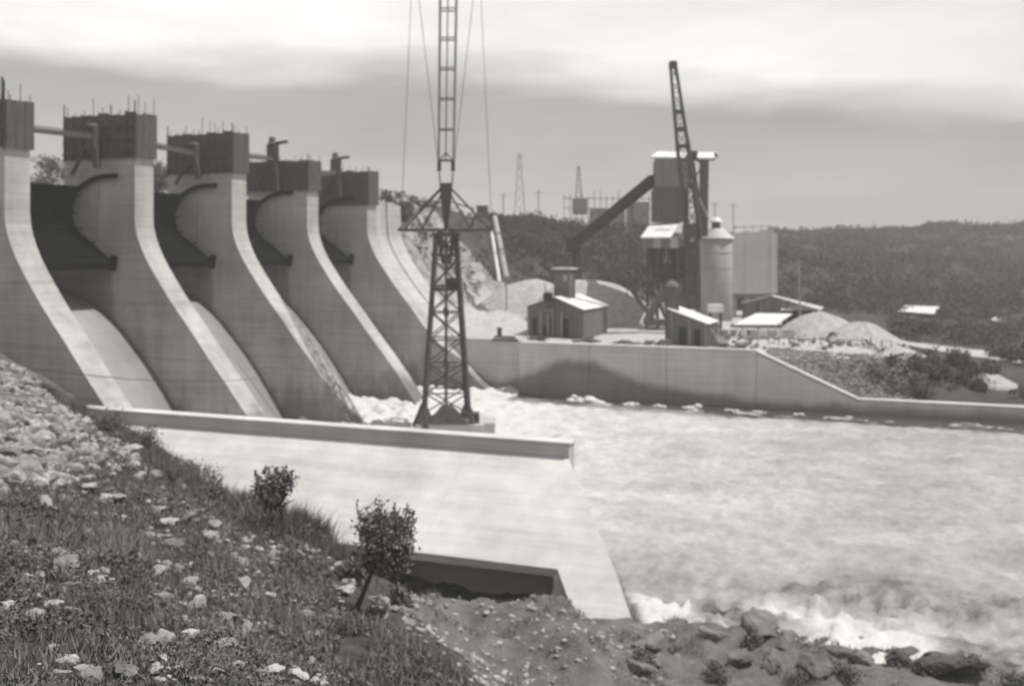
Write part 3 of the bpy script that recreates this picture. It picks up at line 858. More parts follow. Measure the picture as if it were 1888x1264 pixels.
# ------------------------------------------------------------------ tall tower crane standing in the basin
TD = 104.5
cb_ = at(822.5, TD, -17.4)
cr = thing('tower_crane', cb_, 'tall lattice tower crane standing in the white water, its mast running out of the top', 'crane')
S = TD / F
zc = lambda y: zz(y, TD)
base = sq((cb_.x, cb_.y, -17.3), 82 * S, 82 * S, R(6)); top = sq((cb_.x, cb_.y, zc(430)), 36 * S, 36 * S, R(6))
lv = lattice(cr, m_steel, base, top, 7, .34, .13)
for c in range(4):                                  # secondary verticals at mid faces
    a = (base[c] + base[(c + 1) % 4]) / 2; b_ = (top[c] + top[(c + 1) % 4]) / 2
    beam(cr, 'middle_post', m_steel, a, b_, .15)
    for i in (2, 4, 6):
        q = a.lerp(b_, i / 7)
        box(cr, 'gusset_plate', m_steel, q, (.45, .45, .75), YAW)
for c in range(4):                                  # feet
    q = base[c]
    v_ = [q + Vector((dx, dy, -1.1)) for dx, dy in ((-.9, -.9), (.9, -.9), (.9, .9), (-.9, .9))] + [q + Vector((dx, dy, 1.1)) for dx, dy in ((-.2, -.2), (.2, -.2), (.2, .2), (-.2, .2))]
    link('foot', pymesh('foot', v_, BOXF), m_steel, cr)
# machine platform and winch inside
o_ = Vector((cb_.x, cb_.y, 0))
box(cr, 'winch_platform', m_steel, o_ + UP * zc(533), (3.0, 3.0, .3), YAW)
box(cr, 'winch_house', m_steel2, o_ + UP * (zc(522)) + RIGHT * .7, (1.5, 1.7, 1.1), YAW)
box(cr, 'cable_drum', m_steel, o_ + UP * (zc(480)) , (.9, 1.2, .7), YAW)
for yy, ww_ in ((432, 2.5), (470, 2.55)):
    sqp = sq(o_ + UP * zc(yy), ww_, ww_)
    for c in range(4): beam(cr, 'slewing_collar', m_steel, sqp[c], sqp[(c + 1) % 4], .32)
A_ = sq(o_ + UP * zc(475), 1.0, 1.0); B_ = sq(o_ + UP * zc(424), 1.5, 1.5)
for c in range(4):
    beam(cr, 'slewing_column_leg', m_steel, A_[c], B_[c], .2)
    for q0 in range(3):
        beam(cr, 'slewing_column_brace', m_steel, A_[c].lerp(B_[c], q0 / 3), A_[(c + 1) % 4].lerp(B_[(c + 1) % 4], (q0 + 1) / 3), .12)
# wide guy frame at the tower head
hw = 83 * S
P = [o_ + RIGHT * sx * hw + FWD * sy * 2.2 + UP * zc(424) for sx, sy in ((-1, -1), (1, -1), (1, 1), (-1, 1))]
for i in range(4): beam(cr, 'guy_frame_beam', m_steel2, P[i], P[(i + 1) % 4], .26)
for sx in (-.66, -.33, 0, .33, .66):
    beam(cr, 'guy_frame_tie', m_steel2, o_ + RIGHT * sx * hw - FWD * 2.2 + UP * zc(424), o_ + RIGHT * sx * hw + FWD * 2.2 + UP * zc(424), .14)
P2 = [o_ + RIGHT * sx * hw * .98 + FWD * sy * 2.0 + UP * zc(404) for sx, sy in ((-1, -1), (1, -1), (1, 1), (-1, 1))]
hub = o_ + UP * zc(338)
for i in range(4):
    beam(cr, 'guy_strut', m_steel2, P[i], hub, .17)
    beam(cr, 'guy_strut', m_steel2, P[i].lerp(o_ + UP * zc(424), .45), hub - UP * .3, .12)
    beam(cr, 'frame_post', m_steel2, P[i], P[i].lerp(hub, .30), .1)
    beam(cr, 'frame_post', m_steel2, P[i].lerp(o_ + UP * zc(424), .5), P[i].lerp(hub, .32), .1)
for sy in (-1, 1):
    for sx in (-1, 1):
        beam(cr, 'frame_rail', m_steel2, o_ + RIGHT * sx * hw * .62 + FWD * sy * .9 + UP * zc(385), o_ + RIGHT * sx * .5 + FWD * sy * .4 + UP * zc(372), .1)
# pintle column tapering down inside the frame
def frustum(name, mat, parent, c0, w0, c1, w1):
    a = sq(c0, w0, w0); b_ = sq(c1, w1, w1)
    return link(name, pymesh(name, a + b_, BOXF), mat, parent)
frustum('pintle', m_steel, cr, o_ + UP * zc(422), .35, o_ + UP * zc(370), 1.05)
frustum('pintle', m_steel, cr, o_ + UP * zc(369.5), 1.05, o_ + UP * zc(338), 1.3)
for sx in (-1, 1):
    beam(cr, 'yoke', m_steel, o_ + RIGHT * sx * .62 + UP * zc(338), o_ + RIGHT * sx * .72 + UP * zc(318), .14)
    box(cr, 'sheave_block', m_steel, o_ + RIGHT * sx * .72 + UP * zc(306), (.38, .5, 1.15), YAW)
    beam(cr, 'yoke', m_steel2, o_ + RIGHT * sx * .68 + UP * zc(296), o_ + UP * zc(281), .12)
    beam(cr, 'stay_rope', m_cable, o_ + RIGHT * sx * .85 + UP * zc(300), o_ + RIGHT * sx * 3.6 + UP * zc(-120), .06)
    beam(cr, 'stay_rope', m_cable, o_ + RIGHT * (4.75 if sx > 0 else -4.7) + UP * zc(420), o_ + RIGHT * sx * 3.3 + UP * zc(-140), .055)
# boom raised steeply, end on to the view
bb = sq(o_ + UP * zc(296), 1.55, 1.3); bt = sq(o_ + UP * zc(-230) + FWD * 6, 1.9, 1.5)
nb = 9
for c in range(4): beam(cr, 'boom_chord', m_boom, bb[c], bt[c], .17)
beam(cr, 'boom_rope', m_cable, (bb[0] + bb[1]) / 2, (bt[0] + bt[1]) / 2, .13)
for i in range(nb + 1):
    l0 = [bb[c].lerp(bt[c], i / nb) for c in range(4)]
    for c in range(4): beam(cr, 'boom_ring', m_boom, l0[c], l0[(c + 1) % 4], .13)
    if i < nb:
        l1 = [bb[c].lerp(bt[c], (i + 1) / nb) for c in range(4)]
        for c in (1, 3): beam(cr, 'boom_lacing', m_boom, l0[c], l1[(c + 1) % 4], .06)
# its footing: concrete raft with ballast and a dark winch hump
rf = thing('crane_raft', (cb_.x, cb_.y, WL), 'low concrete raft under the tower crane with dark ballast heap', 'raft')
box(rf, 'raft_block', m_nearwall, (cb_.x + .6, cb_.y, -18.3), (6.9, 6.0, 1.4), YAW)
box(rf, 'raft_block', m_nearwall, Vector((cb_.x, cb_.y, -18.35)) + RIGHT * 4.2 + FWD * .2, (1.8, 3.6, 1.3), YAW)
q = Vector((cb_.x, cb_.y, -17.59)) - FWD * 2.2 + RIGHT * .1
v_ = [q + RIGHT * a - FWD * b_ for a, b_ in ((-1.9, -.8), (2.4, -.8), (2.4, .9), (-1.9, .9))] + [q + RIGHT * a - FWD * b_ + UP * 1.9 for a, b_ in ((-.35, -.3), (.55, -.3), (.55, .3), (-.35, .3))]
link('ballast_heap', pymesh('ballast_heap', v_, BOXF), m_steel, rf)
q = q + RIGHT * 2.6 + FWD * .7
box(rf, 'winch_frame', m_steel, q + UP * .5, (1.6, 1.4, 1.0), YAW)
for i in range(6):
    box(rf, 'ballast_stone', m_stoned, q + RIGHT * (i * .45 - 2.7) - FWD * (1.1 + .1 * (i % 2)) + UP * .28, (.5, .5, .55), YAW + i)

# ------------------------------------------------------------------ far bank: sheds
def gable_shed(name, corner, dirL, dirR, wl, wr, eave, ridge, label, cat, wall, roofm, ridge_along='R', over=.35):
    """corner: the corner towards us; dirL runs along the gable end, dirR along the eaves side"""
    o = thing(name, corner, label, cat)
    c = Vector(corner); L = dirL.normalized(); Rr = dirR.normalized()
    a = c; b_ = c + L * wl; d = c + Rr * wr; e = b_ + Rr * wr
    def wallq(p, q, h0, h1=None, pk=None, nm='wall'):
        n = (q - p).normalized().cross(UP) * .08
        vv = [p, q] + ([q + UP * h0, (p + q) / 2 + UP * pk, p + UP * h0] if pk else [q + UP * h0, p + UP * h0])
        k = len(vv)
        V = [x + n for x in vv] + [x - n for x in vv]
        F_ = [tuple(range(k)), tuple(range(2 * k - 1, k - 1, -1))] + [(i, k + i, k + (i + 1) % k, (i + 1) % k) for i in range(k)]
        return link(nm, pymesh(nm, V, F_), wall, o)
    wallq(a, b_, eave, pk=ridge); wallq(d, e, eave, pk=ridge)
    wallq(a, d, eave); wallq(b_, e, eave)
    mid0 = (a + b_) / 2 - Rr * over + UP * (ridge + .12); mid1 = (d + e) / 2 + Rr * over + UP * (ridge + .12)
    s = (ridge - eave) / (wl / 2) * over
    e0 = a - L * over - Rr * over + UP * (eave - s + .12); e1 = d - L * over + Rr * over + UP * (eave - s + .12)
    g0 = b_ + L * over - Rr * over + UP * (eave - s + .12); g1 = e + L * over + Rr * over + UP * (eave - s + .12)
    n = 4
    for i in range(n):
        t0 = i / n; t1 = (i + 1) / n
        hull4('roof_sheet', roofm, o, mid0.lerp(mid1, t0 + .002), mid0.lerp(mid1, t1 - .002), e0.lerp(e1, t1 - .002), e0.lerp(e1, t0 + .002), .07)
        hull4('roof_sheet', roofm, o, mid0.lerp(mid1, t0 + .002), mid0.lerp(mid1, t1 - .002), g0.lerp(g1, t1 - .002), g0.lerp(g1, t0 + .002), .07)
    return o, c, L, Rr
GZ = -12.15
c0 = at(1075, 138.5, GZ)
dL = at(973, 147, GZ) - c0; dR = at(1113, 147.5, GZ) - c0
wl = dL.length; wr = dR.length
sa, c, L, Rr = gable_shed('workshop_shed', c0, dL, dR, wl, wr + 1.5, 4.0, 5.5, 'grey gabled shed with white roof and square hoist tower, by the river wall', 'shed', m_shed, m_roof)
nrm = L.cross(UP).normalized()
if nrm.dot(FWD) > 0: nrm = -nrm
for i, t_ in enumerate((.97, .74, .60, .52, .36)):
    p = c + L * wl * t_ + nrm * .14
    beam(sa, 'pilaster', m_trim, p, p + UP * 3.5, .22)
for t_, w_, h_ in ((.86, .9, 2.4), (.55, 1.1, 2.4), (.30, 1.2, 2.6), (.67, .6, 1.3)):
    p = c + L * wl * t_ + nrm * .12
    d_ = beam(sa, 'door' if h_ > 2 else 'window', m_dark, p - L * w_ / 2 + UP * h_ / 2, p + L * w_ / 2 + UP * h_ / 2, .12, h_)
# hoist tower standing in the roof
tb = at(1041, 146.5, GZ)
tw_ = 36 * 146 / F
t_ang = math.atan2(Rr.y, Rr.x)
zt_ = zz(497, 146)
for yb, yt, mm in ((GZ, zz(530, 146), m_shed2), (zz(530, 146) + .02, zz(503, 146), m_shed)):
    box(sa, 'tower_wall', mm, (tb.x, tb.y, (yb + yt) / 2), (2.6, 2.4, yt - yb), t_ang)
for dx, dy in ((-1.2, -1.1), (1.2, -1.1), (1.2, 1.1), (-1.2, 1.1)):
    rr_ = Matrix.Rotation(t_ang, 3, 'Z') @ Vector((dx, dy, 0))
    beam(sa, 'tower_post', m_shed2, (tb.x + rr_.x, tb.y + rr_.y, zz(505, 146)), (tb.x + rr_.x, tb.y + rr_.y, zt_), .2)
box(sa, 'tower_roof', m_roof, (tb.x, tb.y, zt_ + .15), (3.2, 3.0, .22), t_ang)
box(sa, 'tower_window', m_trim, Vector((tb.x, tb.y, zz(512, 146))) - FWD * 1.35 + RIGHT * .2, (1.0, .3, .9), YAW)
ch = at(1010, 142, 0)
box(sa, 'chimney', m_dark, (ch.x, ch.y, zz(547, 142)), (1.25, 1.1, 1.2), YAW)
box(sa, 'chimney_base', m_shed2, (ch.x, ch.y, zz(560, 142)), (.9, .9, 1.4), YAW)
box(sa, 'canopy', m_shed2, Vector((ch.x, ch.y, zz(572, 141))) - FWD * .9, (1.7, 1.2, .2), YAW)
beam(sa, 'flue', m_steel2, (ch.x - .2, ch.y, zz(545, 142)), (ch.x - .5, ch.y, zz(522, 142)), .12)

c0 = at(1304, 126.5, GZ)
dL = at(1232, 131, GZ) - c0; dR = at(1330, 134, GZ) - c0
sb = thing('lean_to_shed', c0, 'dark boarded shed with white roof strip and a narrow tower, right of the open yard', 'shed')
wl = dL.length; L = dL.normalized(); Rr = dR.normalized()
def wq(parent, p, q, hp, hq, mat, nm='wall'):
    n = (q - p).normalized().cross(UP) * .08
    vv = [p, q, q + UP * hq, p + UP * hp]
    V = [x + n for x in vv] + [x - n for x in vv]
    return link(nm, pymesh(nm, V, [(0, 1, 2, 3), (7, 6, 5, 4)] + [(i, 4 + i, 4 + (i + 1) % 4, (i + 1) % 4) for i in range(4)]), mat, parent)
a = c0; b_ = c0 + L * wl
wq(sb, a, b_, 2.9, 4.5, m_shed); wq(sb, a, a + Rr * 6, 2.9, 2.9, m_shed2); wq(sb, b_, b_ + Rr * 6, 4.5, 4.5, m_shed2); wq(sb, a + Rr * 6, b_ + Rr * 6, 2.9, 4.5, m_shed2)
for i in range(3):
    t0, t1 = i / 3, (i + 1) / 3
    lo = a - L * .3 + UP * 2.95; hi = b_ + L * .1 + UP * 4.65
    hull4('roof_sheet', m_roof, sb, lo + Rr * (6.3 * t0 - .3), lo + Rr * (6.3 * t1 - .32), hi + Rr * (6.3 * t1 - .32), hi + Rr * (6.3 * t0 - .3), .08)
tb = at(1239, 132.2, GZ)
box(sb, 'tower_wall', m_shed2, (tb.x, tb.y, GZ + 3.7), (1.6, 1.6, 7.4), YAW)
lathe('tower_cap', [(1.0, 0), (.9, .35), (.4, .75), (0.02, .9)], m_shed, (tb.x, tb.y, GZ + 7.4), sb, 14)
for t_, w_, h_ in ((.25, .9, 2.2), (.62, 1.2, 2.3)):
    p = a + L * wl * t_ - FWD * .12
    beam(sb, 'door', m_dark, p - L * w_ / 2 + UP * h_ / 2, p + L * w_ / 2 + UP * h_ / 2, .12, h_)
for t_ in (.04, .45, .9):
    p = a + L * wl * t_ - FWD * .14
    beam(sb, 'pilaster', m_post, p, p + UP * (2.9 + 1.5 * t_), .16)
tk = thing('water_tank', at(1319, 134, GZ), 'white square tank standing behind the dark shed', 'tank')
q = at(1319, 134, 0)
box(tk, 'tank', m_roof, (q.x, q.y, zz(568, 134)), (1.9, 1.7, 1.0), YAW)
for dx in (-.7, .7):
    for dy in (-.6, .6):
        beam(tk, 'leg', m_shed2, (q.x + dx, q.y + dy, GZ), (q.x + dx, q.y + dy, zz(575, 134)), .16)
# slanting props leaning against the shed's end
pr_ = thing('timber_props', at(1320, 127, GZ), 'slanting timber props leaning beside the dark shed', 'props')
for i in range(5):
    beam(pr_, 'prop', m_shed2, at(1308 + i * 7, 127.5, GZ), at(1326 + i * 5, 129, GZ + 2.6 - .3 * i), .16)
    beam(pr_, 'prop', m_trim, at(1330 + i * 4, 127.5, GZ), at(1312 + i * 5, 128.6, GZ + 2.0 - .2 * i), .12)

# drum in the yard
q = at(921, 143, far_h(np.array([at(921, 143).x]), np.array([at(921, 143).y]))[0])
dr = thing('oil_drum', q, 'small dark drum standing alone on the pale yard left of the gabled shed', 'drum')
lathe('barrel', [(.02, 0), (.34, 0), (.34, .36), (.37, .40), (.34, .44), (.34, .86), (.37, .9), (.34, .94), (.34, 1.28), (.02, 1.28)], m_drum, q, dr, 18)
lathe('lid', [(.36, 1.26), (.36, 1.34), (.3, 1.36), (.02, 1.36)], m_drum, q, dr, 18)
pk_ = thing('timber_baulk', at(925, 134.5, GZ), 'long dark timber lying along the wall edge below the drum', 'timber')
beam(pk_, 'baulk', m_shed2, at(908, 134, GZ + .3), at(955, 133, GZ + .3), .35)
beam(pk_, 'baulk', m_shed, at(912, 134.8, GZ + .62), at(950, 133.6, GZ + .62), .28)
# clutter along the wall top
random.seed(21)
cl = 0
stack_where = ['left of the gabled shed\'s doors', 'before the gabled shed\'s doors', 'left one at the gabled shed\'s front corner', 'second at the gabled shed\'s front corner', 'third at the gabled shed\'s front corner', 'under the gabled shed\'s side wall',
    'just right of the gabled shed', 'in the left of the gap between the sheds', 'in the middle of the gap between the sheds', 'in the right of the gap between the sheds', 'left of the dark shed\'s tower', 'at the dark shed\'s left foot',
    'right of the timber props', 'second right of the timber props', 'third right of the timber props', 'last before the wall slopes down']
for ti, px in enumerate((985, 1000, 1062, 1072, 1086, 1098, 1135, 1150, 1168, 1195, 1215, 1225, 1330, 1345, 1352, 1368)):
    k_ = (px - XH) / F
    D = (124.3 + random.uniform(0, 2.5)) / (SS * k_ + CC)
    if 1060 < px < 1120: D = (125 + random.uniform(0, 3)) / (SS * k_ + CC)
    g = thing('timber_stack', at(px, D, GZ), 'small stack of old timbers, ' + stack_where[ti], 'timber stack', 'timber stacks along the river wall')
    a0 = random.uniform(-.4, .5) + YAW
    for j in range(random.randint(2, 5)):
        w = random.uniform(.9, 2.2)
        box(g, 'baulk', random.choice([m_shed, m_shed2, m_post]), at(px + random.uniform(-4, 4), D + random.uniform(-.5, .5), GZ + .12 + .2 * j), (w, .22, .2), a0 + random.uniform(-.3, .3))

# ------------------------------------------------------------------ batching plant
BD = 160.0
bs = BD / F
PX = lambda px, y, d=BD: at2(px, y, d)
bp = thing('batching_plant', at(1245, BD, GZ), 'tall dark box tower of a concrete plant with white overhanging roof, on legs', 'plant')
def slab_px(parent, name, mat, x0, x1, y0, y1, D, depth):
    p = at((x0 + x1) / 2, D + depth / 2, (zz(y0, D) + zz(y1, D)) / 2)
    return box(parent, name, mat, p, ((x1 - x0) * D / F, depth, abs(y1 - y0) * D / F), YAW)
# cladding: two storeys of sheets
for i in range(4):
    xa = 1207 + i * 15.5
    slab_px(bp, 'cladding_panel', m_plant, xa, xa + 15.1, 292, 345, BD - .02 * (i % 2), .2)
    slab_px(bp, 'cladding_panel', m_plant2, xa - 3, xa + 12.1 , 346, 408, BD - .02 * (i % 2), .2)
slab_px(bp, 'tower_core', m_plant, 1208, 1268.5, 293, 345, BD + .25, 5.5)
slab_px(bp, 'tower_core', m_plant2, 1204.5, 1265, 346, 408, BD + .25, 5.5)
a, b_, c, d = PX(1199, 289), PX(1316, 291), PX(1324, 281, 168), PX(1212, 279, 168)
n = 5
for i in range(n):
    t0 = i / n; t1 = (i + 1) / n - .003
    hull4('roof_sheet', m_roof, bp, a.lerp(b_, t0), a.lerp(b_, t1), d.lerp(c, t1), d.lerp(c, t0), .25)
slab_px(bp, 'eaves_beam', m_plant2, 1268.6, 1318, 291, 296, BD + 1, .4)
beam(bp, 'roof_bracket', m_steel, PX(1318, 282), PX(1322, 290), .35)
# bucket elevator leg
beam(bp, 'elevator_casing', m_steel, PX(1298.5, 293, 161), PX(1296.5, 436, 161), 1.25)
beam(bp, 'elevator_cover', m_steel, PX(1305, 300, 161.2), PX(1302.5, 425, 161.2), .3)
beam(bp, 'roof_strut', m_steel, PX(1272, 345), PX(1298, 300), .22)
beam(bp, 'roof_strut', m_steel, PX(1272, 283, 158), PX(1292, 300, 158), .35)
# annex with white roof
slab_px(bp, 'annex_wall', m_plant, 1187, 1250, 434, 458, 157, 4)
for i in range(4):
    slab_px(bp, 'annex_panel', m_trim if i in (1, 3) else m_plant, 1189 + i * 15.5, 1203 + i * 15.5, 437, 457, 156.9, .1)
a, b_, c, d = at2(1181, 437, 156.5), at2(1237, 437, 156.5), at2(1256, 407, 161), at2(1199, 412, 161)
for i in range(3):
    t0 = i / 3; t1 = (i + 1) / 3 - .004
    hull4('annex_roof', m_roof, bp, a.lerp(b_, t0), a.lerp(b_, t1), d.lerp(c, t1), d.lerp(c, t0), .25)
# legs and hoppers
for px in (1194, 1212, 1232, 1250, 1268, 1284):
    for dd in (157.5, 163):
        beam(bp, 'leg', m_steel, at2(px, 458 if px < 1255 else 408, dd), at(px + random.uniform(-2, 2), dd, GZ), .36)
for px in (1198, 1240):
    a_ = sq(at(px + 10, 159.5, zz(455, 159)), 3.0, 3.0); b2 = sq(at(px + 12, 159.5, zz(515, 159)), 1.0, 1.0)
    link('hopper', pymesh('hopper', b2 + a_, BOXF), m_steel, bp)
for (x0, y0, x1, y1) in ((1194, 480, 1232, 540), (1232, 480, 1194, 540), (1232, 500, 1268, 560), (1268, 500, 1232, 560), (1268, 430, 1284, 520), (1284, 430, 1268, 520), (1194, 540, 1268, 545), (1194, 500, 1284, 503)):
    beam(bp, 'leg_brace', m_steel, PX(x0, y0, 157.3), PX(x1, y1, 157.3), .22)
for (x0, y0, x1, y1, w) in ((1238, 512, 1192, 592, .9), (1165, 535, 1205, 590, .5), (1200, 520, 1228, 585, .5)):
    beam(bp, 'discharge_chute', m_steel, PX(x0, y0, 158), PX(x1, y1, 155), w)
slab_px(bp, 'mixer_housing', m_plant2, 1205, 1250, 485, 520, 159, 3.5)
slab_px(bp, 'mixer_housing', m_plant2, 1260, 1282, 470, 545, 160, 3.0)
slab_px(bp, 'loading_dock', m_shed2, 1188, 1232, 590, 600, 154.5, 3.0)

# inclined conveyor gallery
cv = thing('conveyor_gallery', at(1064, 172, GZ), 'dark covered conveyor slanting up from the hillside to the tall plant tower', 'conveyor')
p0 = at2(1060, 449, 190); p1 = at2(1206, 330, 161)
nn = 9
for i in range(nn):
    beam(cv, 'gallery_box', m_conv, p0.lerp(p1, i / nn), p0.lerp(p1, (i + 1) / nn - .004), 1.45, 1.4)
for i in range(nn + 1):
    q = p0.lerp(p1, i / nn)
    box(cv, 'gallery_rib', m_conv, q, (.25, 1.6, 1.6), YAW)
beam(cv, 'support_post', m_conv, p0, Vector((p0.x, p0.y, GZ)), .75)
beam(cv, 'support_post', m_conv, p0.lerp(p1, .06), Vector((p0.x, p0.y, GZ)) + RIGHT * 1.2, .3)
box(cv, 'tail_house', m_conv, p0 - UP * .3 - RIGHT * .4, (2.6, 2.4, 2.6), YAW)
for t_ in (.45, .75):
    q = p0.lerp(p1, t_)
    beam(cv, 'trestle_leg', m_steel2, q, Vector((q.x, q.y, -11)) - RIGHT * 1.0, .13)
    beam(cv, 'trestle_leg', m_steel2, q, Vector((q.x, q.y, -11)) + RIGHT * 1.0, .13)

# lattice derrick crane in front of the plant
KD = 148.0
dk = thing('derrick_crane', at(1284, KD, GZ), 'dark lattice boom crane rising past the white roof of the plant tower', 'crane')
foot = at2(1279, 440, KD); tip = at2(1241, 122, KD - 3)
def sqd(c, w, d, axis):
    ax = axis.normalized(); r = RIGHT - ax * RIGHT.dot(ax); r.normalize(); g = ax.cross(r)
    return [Vector(c) + r * sx * w / 2 + g * sy * d / 2 for sx, sy in ((-1, -1), (1, -1), (1, 1), (-1, 1))]
ax = tip - foot
B0 = sqd(foot, 1.9, 1.6, ax); B1 = sqd(foot.lerp(tip, .55), 1.55, 1.4, ax); B2 = sqd(tip, .8, .8, ax)
def boom(parent, A, B, n, w, bw_):
    for c in range(4): beam(parent, 'boom_chord', m_steel, A[c], B[c], w)
    for i in range(n):
        l0 = [A[c].lerp(B[c], i / n) for c in range(4)]; l1 = [A[c].lerp(B[c], (i + 1) / n) for c in range(4)]
        for c in range(4):
            beam(parent, 'boom_lacing', m_steel, l0[c], l1[(c + 1) % 4], bw_)
            beam(parent, 'boom_ring', m_steel, l1[c], l1[(c + 1) % 4], bw_)
boom(dk, B0, B1, 6, .26, .10); boom(dk, B1, B2, 6, .22, .09)
for yy, w_ in ((205, 1.5), (237, 1.7), (268, 1.5)):
    t_ = (440 - yy) / 318
    box(dk, 'splice_plate', m_steel, foot.lerp(tip, t_), (w_, 1.3, .45), YAW)
box(dk, 'boom_head', m_steel, tip + UP * .1, (1.15, .9, .9), YAW)
lathe('head_sheave', [(.5, -.2), (.55, 0), (.5, .2)], m_steel, tip + UP * .5, dk, 14)
# mast and house below
M0 = sqd(at(1276, KD, GZ), 2.2, 2.2, UP); M1 = sqd(at2(1276, 350, KD), 1.5, 1.5, UP)
for c in range(4): beam(dk, 'mast_leg', m_steel, M0[c], M1[c], .2)
nm_ = 8
for i in range(nm_):
    l0 = [M0[c].lerp(M1[c], i / nm_) for c in range(4)]; l1 = [M0[c].lerp(M1[c], (i + 1) / nm_) for c in range(4)]
    for c in range(4):
        beam(dk, 'mast_brace', m_steel, l0[c], l1[(c + 1) % 4], .08); beam(dk, 'mast_brace', m_steel, l0[(c + 1) % 4], l1[c], .08)
apex = at2(1276, 283, KD)
beam(dk, 'backstay', m_steel, apex, at2(1273, 350, KD), .3); beam(dk, 'backstay', m_steel, apex, at2(1286, 350, KD + 1), .3)
beam(dk, 'gantry_strut', m_steel, at2(1262, 292, KD), apex, .28); beam(dk, 'gantry_strut', m_steel, apex, at2(1290, 298, KD + 2), .34)
box(dk, 'gantry_head', m_steel, apex, (1.5, 1.0, .7), YAW)
box(dk, 'machine_house', m_steel, at2(1272, 425, KD), (1.9, 2.2, 1.9), YAW)
box(dk, 'machine_house', m_steel, at2(1273, 452, KD), (1.5, 1.8, 1.0), YAW)
box(dk, 'counterweight', m_steel, at2(1278, 482, KD), (1.1, 1.8, 2.0), YAW)
beam(dk, 'hoist_rope', m_trim, at2(1273, 330, KD - 1), at2(1307, 404, KD + 6), .16)
beam(dk, 'hoist_rope', m_cable, tip + UP * .4, at2(1276, 283, KD), .06)

# cement silo and storage bin
sl = thing('cement_silo', at(1320, 176, GZ), 'round grey silo with white cone roof and little cap beside the plant', 'silo')
q = at(1320, 176, 0); SDD = 176
rr_ = 30 * SDD / F
cyl(sl, 'silo_shell', m_silo, (q.x, q.y, (zz(440, SDD) + GZ) / 2), rr_ * 2, zz(440, SDD) - GZ)
for yy in (466, 494, 520):
    lathe('hoop', [(rr_ + .01, -.1), (rr_ + .06, 0), (rr_ + .01, .1)], m_silo, (q.x, q.y, zz(yy, SDD)), sl)
lathe('cone_roof', [(rr_ + .35, 0), (rr_ + .35, .15), (1.25, 1.75), (1.25, 1.8)], m_roof, (q.x, q.y, zz(440, SDD)), sl)
cyl(sl, 'vent_neck', m_shed2, (q.x, q.y, zz(440, SDD) + 2.3), 1.5, 1.2)
lathe('vent_cap', [(1.25, 0), (1.2, .15), (.6, .75), (.02, .85)], m_roof, (q.x, q.y, zz(440, SDD) + 2.9), sl, 16)
bn_ = thing('storage_bin', at(1385, 186, GZ), 'broad pale square storage bin right of the cone-roofed silo', 'storage bin')
BDD = 184
for i in range(3):
    xa = 1349 + i * 25.2
    for (y0, y1) in ((430 - 3 * i, 460), (460.25, 500), (500.25, 541)):
        slab_px(bn_, 'bin_panel', m_bin, xa, xa + 25.05, y0, y1, BDD - .04 * (i % 2), .3)
slab_px(bn_, 'bin_core', m_bin, 1350, 1423.8, 430, 541, BDD + .4, 8.0)
beam(bn_, 'lit_edge_strip', m_roof, at2(1424, 541, BDD), at2(1424, 424, BDD), .2)  # white strip paints the sunlit side edge of the bin
for px in (1354, 1378, 1400, 1420):
    for dd in (BDD + .6, BDD + 7.5):
        beam(bn_, 'leg', m_post, at2(px, 541, dd), at(px, dd, GZ), .7)
slab_px(bn_, 'base_beam', m_plant, 1349, 1425, 541.5, 548, BDD - .1, .5)
for px in (1356, 1372, 1388, 1404, 1418): beam(bn_, 'top_rail_post', m_steel2, at2(px, 424, BDD + 3), at2(px, 415, BDD + 3), .1)
beam(bn_, 'top_rail', m_steel2, at2(1352, 419, BDD + 3), at2(1424, 417, BDD + 3), .1)

# open sided sheds on the right
os_ = thing('open_shed', at(1430, 160, GZ), 'long low open shed with weathered roof and dark underside, behind the white awning', 'shed')
ZD = 158
rg0, rg1 = at2(1424, 545, ZD), at2(1424, 543, ZD + 9)
for i in range(3):
    t0, t1 = i / 3, (i + 1) / 3 - .01
    el0, el1 = at2(1514, 571, ZD - 1), at2(1520, 566, ZD + 8)
    hull4('roof_sheet', m_roofg, os_, rg0.lerp(el0, t0), rg0.lerp(el0, t1), rg1.lerp(el1, t1), rg1.lerp(el1, t0), .15)
    wl0, wl1 = at2(1366, 560, ZD), at2(1366, 556, ZD + 9)
    hull4('roof_sheet', m_shed, os_, rg0.lerp(wl0, t0), rg0.lerp(wl0, t1), rg1.lerp(wl1, t1), rg1.lerp(wl1, t0), .15)
V = [at2(1372, 561, ZD + .3), at2(1424, 547, ZD + .3), at2(1440, 551, ZD + .3), at2(1440, 582, ZD + .3), at2(1395, 590, ZD + .3), at2(1372, 585, ZD + .3)]
V2 = [p + FWD * .2 for p in V]
k_ = len(V)
link('end_wall', pymesh('end_wall', V + V2, [tuple(range(k_)), tuple(range(2 * k_ - 1, k_ - 1, -1))] + [(i, k_ + i, k_ + (i + 1) % k_, (i + 1) % k_) for i in range(k_)]), m_shed, os_)
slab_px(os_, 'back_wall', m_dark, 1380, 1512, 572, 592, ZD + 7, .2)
for px in (1370, 1398, 1425, 1450, 1476, 1500, 1512):
    beam(os_, 'post', m_post if px in (1476, 1500) else m_shed2, at2(px, 558 + max(0, px - 1424) * .14, ZD), at(px, ZD, GZ), .22)
aw = thing('white_awning', at(1410, 146, GZ), 'bright white slanting awning roof on thin posts above the wall end', 'awning')
a, b_, c, d = at2(1352, 598, 141), at2(1432, 598, 141), at2(1461, 578, 147), at2(1394, 577, 147)
for i in range(4):
    t0, t1 = i / 4, (i + 1) / 4 - .003
    hull4('roof_sheet', m_roof, aw, a.lerp(b_, t0), a.lerp(b_, t1), d.lerp(c, t1), d.lerp(c, t0), .12)
